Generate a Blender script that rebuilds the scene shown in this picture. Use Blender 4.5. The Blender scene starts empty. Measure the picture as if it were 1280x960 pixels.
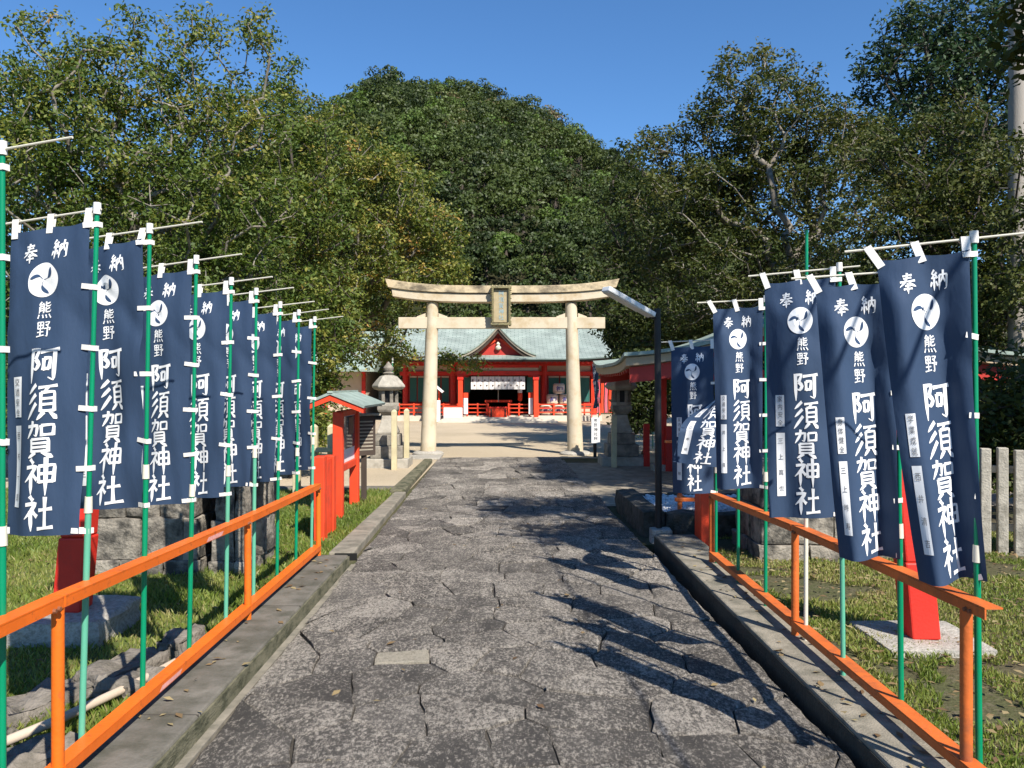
import bpy, bmesh, math, random
import numpy as np
from mathutils import Vector, Matrix
R = math.radians
rnd = random.Random(7)
rng = np.random.default_rng(11)
scene = bpy.context.scene
col = scene.collection

# ---------------------------------------------------------------- camera
FPX, VX, VY, EYE = 1030.0, 635.0, 480.0, 1.6
cam_d = bpy.data.cameras.new('camera')
cam_d.sensor_width = 36.0
cam_d.lens = FPX / 1280 * 36
cam_d.shift_x = 5 / 1280
cam_d.clip_end = 3000
cam_d.clip_start = 0.05
cam = bpy.data.objects.new('camera', cam_d)
cam.location = (0, 0, EYE)
cam.rotation_euler = (R(90), 0, 0)
col.objects.link(cam)
scene.camera = cam

# ---------------------------------------------------------------- sky, sun, exposure
SUN = Vector((0.53, -0.87, 1.0)).normalized()
world = bpy.data.worlds.new('World')
scene.world = world
world.use_nodes = True
wn = world.node_tree.nodes
sky = wn.new('ShaderNodeTexSky')
sky.sky_type = 'NISHITA'
sky.sun_disc = False
sky.sun_elevation = math.asin(SUN.z)
sky.sun_rotation = math.atan2(SUN.x, SUN.y)
sky.altitude = 0
sky.air_density = 0.9
sky.dust_density = 0.0
sky.ozone_density = 6.0
hsv = wn.new('ShaderNodeHueSaturation')
hsv.inputs['Saturation'].default_value = 1.12
world.node_tree.links.new(sky.outputs[0], hsv.inputs['Color'])
world.node_tree.links.new(hsv.outputs[0], wn['Background'].inputs[0])
wn['Background'].inputs[1].default_value = 0.104
sl = bpy.data.lights.new('sun', 'SUN')
sl.energy = 5.0
sl.angle = R(0.53)
sl.color = (1.0, 0.95, 0.87)
so = bpy.data.objects.new('sun', sl)
so.rotation_euler = (-SUN).to_track_quat('-Z', 'Y').to_euler()
so.location = (20, -30, 40)
col.objects.link(so)
vs = scene.view_settings
vs.view_transform = 'Standard'
vs.look = 'None'
vs.gamma = 1.0
vs.use_curve_mapping = False
vs.exposure = 0.75
scene.render.engine = 'CYCLES'
cy = scene.cycles
cy.max_bounces = 6
cy.diffuse_bounces = 3
cy.glossy_bounces = 2
cy.transmission_bounces = 4
cy.transparent_max_bounces = 6
cy.caustics_reflective = False
cy.caustics_refractive = False
cy.use_denoising = True


def pw(px, py, Y):
    """point seen at picture position px, py standing Y metres ahead"""
    return Vector(((px - VX) * Y / FPX, Y, EYE - (py - VY) * Y / FPX))


# ---------------------------------------------------------------- materials
MATS = {}


def nodes_of(m):
    return m.node_tree.nodes, m.node_tree.links


def M(name, c, rough=0.7, var=0.12, scale=6.0, bump=0.15, bscale=50.0, c2=None, spots=None, spot_scale=30.0,
      spot_amt=0.5, objvar=0.0, metallic=0.0, spec=0.4, stretch=(1, 1, 1), trans=0.0):
    """procedural surface: base colour, cloudy variation, a second colour in spots or stains, fine bump"""
    if name in MATS:
        return MATS[name]
    m = bpy.data.materials.new(name)
    m.use_nodes = True
    n, l = nodes_of(m)
    p = n['Principled BSDF']
    p.inputs['Roughness'].default_value = rough
    p.inputs['Metallic'].default_value = metallic
    p.inputs['Specular IOR Level'].default_value = spec
    tc = n.new('ShaderNodeTexCoord')
    mp = n.new('ShaderNodeMapping')
    mp.inputs['Scale'].default_value = stretch
    l.new(tc.outputs['Object'], mp.inputs['Vector'])
    oi = n.new('ShaderNodeObjectInfo')
    addv = n.new('ShaderNodeVectorMath')
    addv.operation = 'MULTIPLY_ADD'
    cx = n.new('ShaderNodeCombineXYZ')
    for k in range(3):
        l.new(oi.outputs['Random'], cx.inputs[k])
    l.new(cx.outputs[0], addv.inputs[0])
    addv.inputs[1].default_value = (13.1, 7.7, 9.3)
    l.new(mp.outputs[0], addv.inputs[2])
    V = addv.outputs[0]
    nz = n.new('ShaderNodeTexNoise')
    nz.inputs['Scale'].default_value = scale
    nz.inputs['Detail'].default_value = 6
    nz.inputs['Roughness'].default_value = 0.6
    l.new(V, nz.inputs['Vector'])
    ramp = n.new('ShaderNodeMapRange')
    ramp.inputs['From Min'].default_value = 0.3
    ramp.inputs['From Max'].default_value = 0.7
    ramp.inputs['To Min'].default_value = 1 - var
    ramp.inputs['To Max'].default_value = 1 + var
    l.new(nz.outputs['Fac'], ramp.inputs['Value'])
    val = ramp.outputs[0]
    if objvar:
        mr = n.new('ShaderNodeMapRange')
        mr.inputs['To Min'].default_value = 1 - objvar
        mr.inputs['To Max'].default_value = 1 + objvar
        l.new(oi.outputs['Random'], mr.inputs['Value'])
        mm = n.new('ShaderNodeMath')
        mm.operation = 'MULTIPLY'
        l.new(mr.outputs[0], mm.inputs[0])
        l.new(val, mm.inputs[1])
        val = mm.outputs[0]
    sc = n.new('ShaderNodeVectorMath')
    sc.operation = 'SCALE'
    sc.inputs[0].default_value = c
    l.new(val, sc.inputs['Scale'])
    out = sc.outputs[0]
    if c2 is not None:
        mx = n.new('ShaderNodeMix')
        mx.data_type = 'RGBA'
        n2 = n.new('ShaderNodeTexNoise')
        n2.inputs['Scale'].default_value = spot_scale
        n2.inputs['Detail'].default_value = 5
        n2.inputs['Roughness'].default_value = 0.65
        l.new(V, n2.inputs['Vector'])
        r2 = n.new('ShaderNodeMapRange')
        r2.inputs['From Min'].default_value = 0.56 - 0.25 * spot_amt
        r2.inputs['From Max'].default_value = 0.76 - 0.20 * spot_amt
        l.new(n2.outputs['Fac'], r2.inputs['Value'])
        l.new(r2.outputs[0], mx.inputs['Factor'])
        l.new(out, mx.inputs['A'])
        mx.inputs['B'].default_value = (*c2, 1)
        out = mx.outputs['Result']
    l.new(out, p.inputs['Base Color'])
    if bump:
        b = n.new('ShaderNodeBump')
        b.inputs['Strength'].default_value = bump
        b.inputs['Distance'].default_value = 0.02
        n3 = n.new('ShaderNodeTexNoise')
        n3.inputs['Scale'].default_value = bscale
        n3.inputs['Detail'].default_value = 6
        l.new(V, n3.inputs['Vector'])
        l.new(n3.outputs['Fac'], b.inputs['Height'])
        l.new(b.outputs[0], p.inputs['Normal'])
    if trans:
        tr = n.new('ShaderNodeBsdfTranslucent')
        l.new(out, tr.inputs['Color'])
        ms = n.new('ShaderNodeMixShader')
        ms.inputs[0].default_value = trans
        l.new(p.outputs[0], ms.inputs[1])
        l.new(tr.outputs[0], ms.inputs[2])
        l.new(ms.outputs[0], n['Material Output'].inputs['Surface'])
    MATS[name] = m
    return m


def leaf_mat(name, stops, trans=0.3, rough=0.5):
    """foliage: colour by the 'tint' value stored on every leaf"""
    m = bpy.data.materials.new(name)
    m.use_nodes = True
    n, l = nodes_of(m)
    p = n['Principled BSDF']
    p.inputs['Roughness'].default_value = rough
    p.inputs['Specular IOR Level'].default_value = 0.35
    a = n.new('ShaderNodeAttribute')
    a.attribute_name = 'tint'
    cr = n.new('ShaderNodeValToRGB')
    e = cr.color_ramp.elements
    while len(e) < len(stops):
        e.new(0.5)
    for k, (t, c) in enumerate(stops):
        e[k].position = t
        e[k].color = (*c, 1)
    l.new(a.outputs['Fac'], cr.inputs['Fac'])
    l.new(cr.outputs[0], p.inputs['Base Color'])
    tr = n.new('ShaderNodeBsdfTranslucent')
    hs = n.new('ShaderNodeHueSaturation')
    hs.inputs['Value'].default_value = 1.3
    hs.inputs['Saturation'].default_value = 1.1
    l.new(cr.outputs[0], hs.inputs['Color'])
    l.new(hs.outputs[0], tr.inputs['Color'])
    ms = n.new('ShaderNodeMixShader')
    ms.inputs[0].default_value = trans
    l.new(p.outputs[0], ms.inputs[1])
    l.new(tr.outputs[0], ms.inputs[2])
    l.new(ms.outputs[0], n['Material Output'].inputs['Surface'])
    return m


# ---------------------------------------------------------------- object helpers
def tag(o, label=None, cat=None, group=None, kind=None):
    if label: o['label'] = label
    if cat: o['category'] = cat
    if group: o['group'] = group
    if kind: o['kind'] = kind
    return o


def thing(name, loc, label, cat, group=None):
    o = bpy.data.objects.new(name, None)
    o.location = loc
    o.empty_display_size = 0.2
    col.objects.link(o)
    return tag(o, label, cat, group)


def origin_of(o):
    v = Vector((0, 0, 0))
    while o is not None:
        v += o.location
        o = o.parent
    return v


def link_mesh(name, me, mat, parent=None, loc=None):
    o = bpy.data.objects.new(name, me)
    if mat is not None:
        me.materials.append(mat)
    if parent is not None:
        o.parent = parent
    elif loc is not None:
        o.location = loc
    col.objects.link(o)
    return o


def np_mesh(name, verts, quads=None, tris=None, tint=None, smooth=False):
    """fast mesh from numpy arrays"""
    me = bpy.data.meshes.new(name)
    verts = np.asarray(verts, np.float32)
    me.vertices.add(len(verts))
    me.vertices.foreach_set('co', verts.ravel())
    idx, starts = [], []
    s = 0
    if quads is not None and len(quads):
        q = np.asarray(quads, np.int32)
        idx.append(q.ravel()); starts.append(np.arange(len(q)) * 4); s = len(q) * 4
    if tris is not None and len(tris):
        t = np.asarray(tris, np.int32)
        idx.append(t.ravel()); starts.append(np.arange(len(t)) * 3 + s)
    idx = np.concatenate(idx); starts = np.concatenate(starts).astype(np.int32)
    me.loops.add(len(idx))
    me.loops.foreach_set('vertex_index', idx)
    me.polygons.add(len(starts))
    me.polygons.foreach_set('loop_start', starts)
    if tint is not None:
        at = me.attributes.new('tint', 'FLOAT', 'FACE')
        at.data.foreach_set('value', np.asarray(tint, np.float32))
    me.update(calc_edges=True)
    if smooth:
        me.polygons.foreach_set('use_smooth', np.ones(len(starts), bool))
    return me


class MB:
    """collects simple shapes in world coordinates; build() links them as one mesh"""

    def __init__(self):
        self.v, self.f = [], []

    def add(self, vs_, fs_):
        b = len(self.v)
        self.v += [tuple(x) for x in vs_]
        self.f += [tuple(i + b for i in f) for f in fs_]
        return self

    def box(self, x0, x1, y0, y1, z0, z1, rz=0.0, taper=0.0, piv=None):
        cx, cy_ = (x0 + x1) / 2, (y0 + y1) / 2
        out = []
        for z, t in ((z0, 0), (z1, taper)):
            for (x, y) in ((x0 + t, y0 + t), (x1 - t, y0 + t), (x1 - t, y1 - t), (x0 + t, y1 - t)):
                out.append(Vector((x, y, z)))
        if rz:
            p = Vector(piv) if piv else Vector((cx, cy_, 0))
            mt = Matrix.Rotation(rz, 3, 'Z')
            out = [mt @ (q - p) + p for q in out]
        return self.add(out, [(3, 2, 1, 0), (4, 5, 6, 7), (0, 1, 5, 4), (1, 2, 6, 5), (2, 3, 7, 6), (3, 0, 4, 7)])

    def cyl(self, p0, p1, r0, r1=None, n=12, cap=True):
        p0, p1 = Vector(p0), Vector(p1)
        r1 = r0 if r1 is None else r1
        d = (p1 - p0).normalized()
        a = d.cross(Vector((0, 0, 1)) if abs(d.z) < 0.9 else Vector((1, 0, 0))).normalized()
        b = d.cross(a)
        out, fs_ = [], []
        for p, r in ((p0, r0), (p1, r1)):
            for k in range(n):
                t = 2 * math.pi * k / n
                out.append(p + (a * math.cos(t) + b * math.sin(t)) * r)
        for k in range(n):
            j = (k + 1) % n
            fs_.append((k, n + k, n + j, j))
        if cap:
            fs_.append(tuple(range(n)))
            fs_.append(tuple(range(2 * n - 1, n - 1, -1)))
        return self.add(out, fs_)

    def bar(self, p0, p1, w, h, up=(0, 0, 1)):
        """rectangular bar between two points"""
        p0, p1 = Vector(p0), Vector(p1)
        d = (p1 - p0).normalized()
        s = d.cross(Vector(up)).normalized()
        u = s.cross(d)
        out = []
        for p in (p0, p1):
            for (i, j) in ((-1, -1), (1, -1), (1, 1), (-1, 1)):
                out.append(p + s * (i * w / 2) + u * (j * h / 2))
        return self.add(out, [(0, 1, 2, 3), (7, 6, 5, 4), (0, 4, 5, 1), (1, 5, 6, 2), (2, 6, 7, 3), (3, 7, 4, 0)])

    def lathe(self, c, prof, n=24, ang=0.0, square=False):
        """profile [(r, z)] turned about the vertical through c"""
        c = Vector(c)
        out, fs_ = [], []
        for (r, z) in prof:
            for k in range(n):
                t = 2 * math.pi * k / n + ang
                out.append(c + Vector((r * math.cos(t), r * math.sin(t), z)))
        for i in range(len(prof) - 1):
            for k in range(n):
                j = (k + 1) % n
                fs_.append((i * n + k, i * n + j, (i + 1) * n + j, (i + 1) * n + k))
        fs_.append(tuple(range(n - 1, -1, -1)))
        m = len(prof) - 1
        fs_.append(tuple(m * n + k for k in range(n)))
        return self.add(out, fs_)

    def extrude(self, poly, axis, a0, a1):
        """polygon given in the two other axes, pulled along axis ('x','y','z')"""
        out = []
        for a in (a0, a1):
            for (p, q) in poly:
                out.append({'x': (a, p, q), 'y': (p, a, q), 'z': (p, q, a)}[axis])
        n = len(poly)
        fs_ = [tuple(range(n)), tuple(range(2 * n - 1, n - 1, -1))]
        for k in range(n):
            j = (k + 1) % n
            fs_.append((k, n + k, n + j, j))
        return self.add(out, fs_)

    def grid(self, fn, nu, nv):
        b = len(self.v)
        for i in range(nu + 1):
            for j in range(nv + 1):
                self.v.append(tuple(fn(i / nu, j / nv)))
        for i in range(nu):
            for j in range(nv):
                a = b + i * (nv + 1) + j
                self.f.append((a, a + nv + 1, a + nv + 2, a + 1))
        return self

    def build(self, name, mat, parent=None, loc=None, bevel=0.0, smooth=False, fixn=True):
        o0 = origin_of(parent) if parent is not None else (Vector(loc) if loc else Vector((0, 0, 0)))
        me = bpy.data.meshes.new(name)
        me.from_pydata([(x - o0.x, y - o0.y, z - o0.z) for (x, y, z) in self.v], [], self.f)
        if fixn:
            bm = bmesh.new(); bm.from_mesh(me)
            bmesh.ops.recalc_face_normals(bm, faces=bm.faces)
            bm.to_mesh(me); bm.free()
        me.update()
        o = link_mesh(name, me, mat, parent, o0 if parent is None else None)
        if smooth:
            me.polygons.foreach_set('use_smooth', np.ones(len(me.polygons), bool))
            me.set_sharp_from_angle(angle=R(38))
        if bevel:
            bv = o.modifiers.new('bevel', 'BEVEL')
            bv.width = bevel
            bv.segments = 2
            bv.limit_method = 'ANGLE'
            bv.angle_limit = R(35)
        return o


def rough_block(x0, x1, y0, y1, z0, z1, amp=0.012, cuts=3, seed=0, rz=0.0, edge=0.09):
    """a hewn stone block with uneven faces and worn edges; returns an MB"""
    bm = bmesh.new()
    bmesh.ops.create_cube(bm, size=1)
    for v in bm.verts:
        v.co = Vector(((x1 - x0) * v.co.x, (y1 - y0) * v.co.y, (z1 - z0) * v.co.z))
    bmesh.ops.bevel(bm, geom=bm.edges[:], offset=min(x1 - x0, y1 - y0, z1 - z0) * edge, segments=2, affect='EDGES', profile=0.6)
    bmesh.ops.subdivide_edges(bm, edges=[e for e in bm.edges if e.calc_length() > 0.12], cuts=cuts, use_grid_fill=True)
    r_ = random.Random(seed)
    ph = [r_.uniform(0, 6.28) for _ in range(9)]
    mb = MB()
    cx, cy_, cz = (x0 + x1) / 2, (y0 + y1) / 2, (z0 + z1) / 2
    mt = Matrix.Rotation(rz, 3, 'Z')
    for v in bm.verts:
        c = v.co
        d = math.sin(c.x * 19 + ph[0]) * math.sin(c.z * 23 + ph[1]) + math.sin(c.y * 17 + ph[2]) * math.sin(c.x * 31 + ph[3]) \
            + 0.7 * math.sin(c.z * 41 + ph[4] + c.y * 37) + r_.uniform(-0.6, 0.6)
        q = c + (v.normal if v.normal.length else c.normalized()) * d * amp * 0.5
        q = mt @ q
        mb.v.append((q.x + cx, q.y + cy_, q.z + cz))
    bm.verts.index_update()
    mb.f = [tuple(v.index for v in f.verts) for f in bm.faces]
    bm.free()
    return mb

# ================================================================ SETTING: ground, path, kerbs
def path_l(Y): return -1.335 - 0.0115 * (Y - 3.4)
def path_r(Y): return 1.46 - 0.021 * (Y - 3.4)


def ground_mat(name, c, c2, c3, s1=0.9, s2=14.0, bump=0.6, bsc=40):
    m = bpy.data.materials.new(name)
    m.use_nodes = True
    n, l = nodes_of(m)
    p = n['Principled BSDF']
    p.inputs['Roughness'].default_value = 0.95
    p.inputs['Specular IOR Level'].default_value = 0.15
    tc = n.new('ShaderNodeTexCoord')
    a = n.new('ShaderNodeTexNoise'); a.inputs['Scale'].default_value = s1; a.inputs['Detail'].default_value = 8
    b = n.new('ShaderNodeTexNoise'); b.inputs['Scale'].default_value = s2; b.inputs['Detail'].default_value = 8
    b.inputs['Roughness'].default_value = 0.7
    for q in (a, b): l.new(tc.outputs['Object'], q.inputs['Vector'])
    m1 = n.new('ShaderNodeMix'); m1.data_type = 'RGBA'
    m1.inputs['A'].default_value = (*c, 1); m1.inputs['B'].default_value = (*c2, 1)
    r1 = n.new('ShaderNodeMapRange'); r1.inputs['From Min'].default_value = 0.4; r1.inputs['From Max'].default_value = 0.6
    l.new(a.outputs['Fac'], r1.inputs['Value']); l.new(r1.outputs[0], m1.inputs['Factor'])
    m2 = n.new('ShaderNodeMix'); m2.data_type = 'RGBA'
    r2 = n.new('ShaderNodeMapRange'); r2.inputs['From Min'].default_value = 0.5; r2.inputs['From Max'].default_value = 0.62
    l.new(b.outputs['Fac'], r2.inputs['Value']); l.new(r2.outputs[0], m2.inputs['Factor'])
    l.new(m1.outputs['Result'], m2.inputs['A']); m2.inputs['B'].default_value = (*c3, 1)
    l.new(m2.outputs['Result'], p.inputs['Base Color'])
    bp = n.new('ShaderNodeBump'); bp.inputs['Strength'].default_value = bump; bp.inputs['Distance'].default_value = 0.03
    d = n.new('ShaderNodeTexNoise'); d.inputs['Scale'].default_value = bsc; d.inputs['Detail'].default_value = 6
    l.new(tc.outputs['Object'], d.inputs['Vector'])
    l.new(d.outputs['Fac'], bp.inputs['Height']); l.new(bp.outputs[0], p.inputs['Normal'])
    return m


m_soil = ground_mat('soil', (0.085, 0.07, 0.042), (0.075, 0.078, 0.034), (0.11, 0.095, 0.06), 1.1, 18)
m_turf = ground_mat('turf_soil', (0.11, 0.13, 0.035), (0.085, 0.115, 0.03), (0.13, 0.115, 0.05), 1.2, 25)
m_gravel = ground_mat('pale_gravel', (0.52, 0.42, 0.29), (0.43, 0.345, 0.235), (0.60, 0.50, 0.36), 0.35, 55, 0.9, 70)
m_conc = M('kerb_concrete', (0.15, 0.135, 0.11), 0.9, 0.22, 3.0, 0.35, 90, c2=(0.075, 0.07, 0.05), spot_scale=5, spot_amt=0.55)
m_conc2 = M('pale_kerb', (0.25, 0.22, 0.17), 0.9, 0.2, 4.0, 0.35, 90, c2=(0.13, 0.12, 0.09), spot_scale=6, spot_amt=0.5)
m_moss = M('mossy_concrete', (0.21, 0.19, 0.12), 0.95, 0.3, 9.0, 0.5, 60, c2=(0.05, 0.05, 0.025), spot_scale=9, spot_amt=0.8, stretch=(1, 0.6, 1.4))

# ground: one sheet to the horizon, with the slot of the gutter left open on the right of the path
G = MB()
z = -0.03
S = 900


def quad(mb, pts):
    mb.add(pts, [tuple(range(len(pts)))])


gut0, gut1 = -3.0, 8.35
quad(G, [(-S, -S, z), (1.2, -S, z), (1.2, gut0, z), (1.2, gut1, z), (1.2, S, z), (-S, S, z)])
quad(G, [(1.2, -S, z), (S, -S, z), (S, gut0, z), (1.60, gut0, z), (1.2, gut0, z)])
quad(G, [(1.60, gut0, z), (S, gut0, z), (S, gut1, z), (1.60, gut1, z)])
quad(G, [(1.2, gut1, z), (1.60, gut1, z), (S, gut1, z), (S, S, z), (1.2, S, z)])
# channel under the slot
zb = -0.30
quad(G, [(1.2, gut0, zb), (1.60, gut0, zb), (1.60, gut1, zb), (1.2, gut1, zb)])
quad(G, [(1.2, gut0, z), (1.2, gut1, z), (1.2, gut1, zb), (1.2, gut0, zb)])
quad(G, [(1.60, gut0, z), (1.60, gut0, zb), (1.60, gut1, zb), (1.60, gut1, z)])
quad(G, [(1.2, gut0, z), (1.2, gut0, zb), (1.60, gut0, zb), (1.60, gut0, z)])
quad(G, [(1.2, gut1, z), (1.60, gut1, z), (1.60, gut1, zb), (1.2, gut1, zb)])
tag(G.build('ground', m_soil, fixn=False), kind='structure')

# lawn on the left, gravel court beyond
L = MB(); quad(L, [(-30, -4, -0.018), (-1.60, -4, -0.018), (-1.60, 12.7, -0.018), (-30, 12.7, -0.018)])
tag(L.build('lawn_soil', m_turf, fixn=False), kind='structure')
C = MB(); quad(C, [(-16, 12.7, -0.014), (-1.5, 12.7, -0.014), (-1.5, 17.9, -0.014), (2.1, 17.9, -0.014), (2.1, 16.9, -0.014), (14, 16.9, -0.014), (14, 44, -0.014), (-16, 44, -0.014)])
tag(C.build('gravel_court', m_gravel, fixn=False), kind='structure')
# paved forecourt by the pavilion, right of the path
C = MB(); quad(C, [(1.1, 10.9, -0.016), (8, 10.9, -0.016), (8, 16.9, -0.016), (1.1, 16.9, -0.016)])
tag(C.build('pavilion_yard', M('yard_slab', (0.33, 0.28, 0.21), 0.9, 0.25, 2.5, 0.5, 40, c2=(0.2, 0.17, 0.12), spot_scale=8, spot_amt=0.5), fixn=False), kind='structure')

# ---- the flagged path: a mortar bed and individual irregular stones
m_bed = M('path_mortar', (0.055, 0.047, 0.038), 0.95, 0.3, 12, 0.6, 60, c2=(0.05, 0.043, 0.034), spot_scale=14, spot_amt=0.6)
P = MB()
ys = [-6 + k for k in range(25)]
for k in range(len(ys) - 1):
    a, b = ys[k], ys[k + 1]
    quad(P, [(path_l(a), a, -0.020), (path_r(a), a, -0.020), (path_r(b), b, -0.020), (path_l(b), b, -0.020)])
    quad(P, [(path_r(a), a, -0.020), (path_r(a), a, -0.25), (path_r(b), b, -0.25), (path_r(b), b, -0.020)])
path_o = tag(P.build('path', m_bed, fixn=False), kind='structure')


def flag_mat(name, dark, mid, light, lo, hi):
    """split stone: dark weathered skin with pale chipped flecks"""
    m = bpy.data.materials.new(name)
    m.use_nodes = True
    n, l = nodes_of(m)
    p = n['Principled BSDF']
    p.inputs['Roughness'].default_value = 0.78
    p.inputs['Specular IOR Level'].default_value = 0.35
    tc = n.new('ShaderNodeTexCoord'); oi = n.new('ShaderNodeObjectInfo')
    cx = n.new('ShaderNodeCombineXYZ')
    for k in range(3): l.new(oi.outputs['Random'], cx.inputs[k])
    av = n.new('ShaderNodeVectorMath'); av.operation = 'MULTIPLY_ADD'; av.inputs[1].default_value = (17, 23, 5)
    l.new(cx.outputs[0], av.inputs[0]); l.new(tc.outputs['Object'], av.inputs[2])
    st = n.new('ShaderNodeVectorMath'); st.operation = 'MULTIPLY'; st.inputs[1].default_value = (1.0, 0.55, 1.0)
    l.new(av.outputs[0], st.inputs[0])
    V = st.outputs[0]

    def noise(s, d=8, r=0.62, dist=0.0):
        q = n.new('ShaderNodeTexNoise'); q.inputs['Scale'].default_value = s; q.inputs['Detail'].default_value = d
        q.inputs['Roughness'].default_value = r; q.inputs['Distortion'].default_value = dist
        l.new(V, q.inputs['Vector']); return q.outputs['Fac']

    def rng_(v, a, b, c0=0.0, c1=1.0):
        q = n.new('ShaderNodeMapRange'); q.inputs['From Min'].default_value = a; q.inputs['From Max'].default_value = b
        q.inputs['To Min'].default_value = c0; q.inputs['To Max'].default_value = c1
        l.new(v, q.inputs['Value']); return q.outputs[0]

    def mix(f, A, B):
        q = n.new('ShaderNodeMix'); q.data_type = 'RGBA'
        l.new(f, q.inputs['Factor'])
        for s_, x in (('A', A), ('B', B)):
            if isinstance(x, tuple): q.inputs[s_].default_value = (*x, 1)
            else: l.new(x, q.inputs[s_])
        return q.outputs['Result']

    def math_(op, a, b):
        q = n.new('ShaderNodeMath'); q.operation = op
        for k, x in enumerate((a, b)):
            if isinstance(x, float): q.inputs[k].default_value = x
            else: l.new(x, q.inputs[k])
        return q.outputs[0]

    big = noise(2.2, 4)
    fl0 = noise(17, 10, 0.7, 0.2)
    fl = math_('ADD', math_('MULTIPLY', noise(60, 12, 0.82, 0.1), 0.78), math_('MULTIPLY', fl0, 0.22))
    fine = noise(150, 8, 0.75)
    base = mix(rng_(big, 0.35, 0.65), dark, mid)
    thr = math_('ADD', fl, rng_(oi.outputs['Random'], 0, 1, -0.022, 0.03))
    thr = math_('ADD', thr, rng_(big, 0.3, 0.7, -0.03, 0.03))
    c1 = mix(rng_(thr, lo, hi), base, light)
    c2_ = mix(rng_(fine, 0.50, 0.62, 0.0, 0.55), c1, dark)
    ge = n.new('ShaderNodeNewGeometry')
    wn_ = n.new('ShaderNodeTexNoise'); wn_.inputs['Scale'].default_value = 0.9; wn_.inputs['Detail'].default_value = 5
    l.new(ge.outputs['Position'], wn_.inputs['Vector'])
    c2_ = mix(rng_(wn_.outputs['Fac'], 0.48, 0.70, 0.0, 0.4), c2_, dark)
    l.new(c2_, p.inputs['Base Color'])
    hgt = math_('ADD', math_('MULTIPLY', fl, 1.0), math_('MULTIPLY', fine, 0.45))
    bp = n.new('ShaderNodeBump'); bp.inputs['Strength'].default_value = 1.0; bp.inputs['Distance'].default_value = 0.05
    l.new(hgt, bp.inputs['Height']); l.new(bp.outputs[0], p.inputs['Normal'])
    return m


m_flag = flag_mat('path_flagstone', (0.080, 0.071, 0.061), (0.165, 0.147, 0.125), (0.64, 0.565, 0.47), 0.485, 0.575)
m_flag_pale = flag_mat('pale_flagstone', (0.28, 0.245, 0.18), (0.40, 0.35, 0.26), (0.60, 0.53, 0.41), 0.43, 0.55)
m_flag_mid = flag_mat('grey_flagstone', (0.10, 0.089, 0.077), (0.20, 0.179, 0.153), (0.64, 0.565, 0.47), 0.472, 0.565)


def clip(poly, a, b):
    """part of poly nearer to a than to b"""
    mid = ((a[0] + b[0]) / 2, (a[1] + b[1]) / 2)
    nx, ny = b[0] - a[0], b[1] - a[1]
    out = []
    for i in range(len(poly)):
        p, q = poly[i], poly[(i + 1) % len(poly)]
        dp = (p[0] - mid[0]) * nx + (p[1] - mid[1]) * ny
        dq = (q[0] - mid[0]) * nx + (q[1] - mid[1]) * ny
        if dp <= 0: out.append(p)
        if (dp < 0 < dq) or (dq < 0 < dp):
            t = dp / (dp - dq)
            out.append((p[0] + (q[0] - p[0]) * t, p[1] + (q[1] - p[1]) * t))
    return out


sites = []
Y = 1.6
row = 0
while Y < 18.2:
    hgt = rnd.choice([0.26, 0.32, 0.38, 0.46]) * (1.0 if Y < 11 else 1.4)
    w0, w1 = path_l(Y), path_r(Y)
    nx = rnd.choice([5, 6, 6, 7]) if Y < 11 else rnd.choice([5, 6])
    off = rnd.uniform(-0.25, 0.25)
    for k in range(nx):
        t = (k + 0.5 + off * 0.6 + rnd.uniform(-0.42, 0.42)) / nx
        sites.append((w0 + (w1 - w0) * min(0.985, max(0.015, t)), Y + rnd.uniform(-0.09, 0.09)))
    Y += hgt
    row += 1
ps = (-0.62, 4.82)                                             # the small pale stone left of the middle
sites = [q for q in sites if math.hypot((q[0] - ps[0]) / 1.25, q[1] - ps[1]) > 0.27]
sites += [ps, (-0.60, 4.63), (-0.66, 5.06), (-0.93, 4.80), (-0.30, 4.86)]
sites = sites[:300]
YMAX = 18.0


def stone_mesh(poly, top, k):
    r_ = random.Random(k * 31 + 5)
    cx = sum(p[0] for p in poly) / len(poly); cy_ = sum(p[1] for p in poly) / len(poly)
    out = []
    n = len(poly)
    for i in range(n):
        p, q = poly[i], poly[(i + 1) % n]
        d = math.hypot(q[0] - p[0], q[1] - p[1])
        seg = max(1, int(d / 0.10))
        for s in range(seg):
            t = s / seg
            x, y = p[0] + (q[0] - p[0]) * t, p[1] + (q[1] - p[1]) * t
            if s: x += r_.uniform(-0.011, 0.011); y += r_.uniform(-0.011, 0.011)
            out.append((x, y))
    tx, ty = r_.uniform(-0.006, 0.006), r_.uniform(-0.006, 0.006)
    N = len(out)
    v, f = [], []
    for ins, dz in ((0.0, -0.05), (0.0, -0.007), (0.016, 0.0)):
        for (x, y) in out:
            d = math.hypot(x - cx, y - cy_) or 1
            s = max(0.3, 1 - ins / d)
            X, Yy = cx + (x - cx) * s, cy_ + (y - cy_) * s
            v.append((X - cx, Yy - cy_, top + dz + tx * (X - cx) / 0.2 + ty * (Yy - cy_) / 0.2 + (r_.uniform(-0.002, 0.002) if ins else 0)))
    v.append((0, 0, top + r_.uniform(0.0, 0.004)))
    for rgn in (0, 1):
        for i in range(N):
            j = (i + 1) % N
            f.append((rgn * N + i, rgn * N + j, (rgn + 1) * N + j, (rgn + 1) * N + i))
    for i in range(N):
        f.append((2 * N + i, 2 * N + (i + 1) % N, 3 * N))
    me = bpy.data.meshes.new('flagstone')
    me.from_pydata(v, [], f)
    me.update()
    return me, (cx, cy_)


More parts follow.
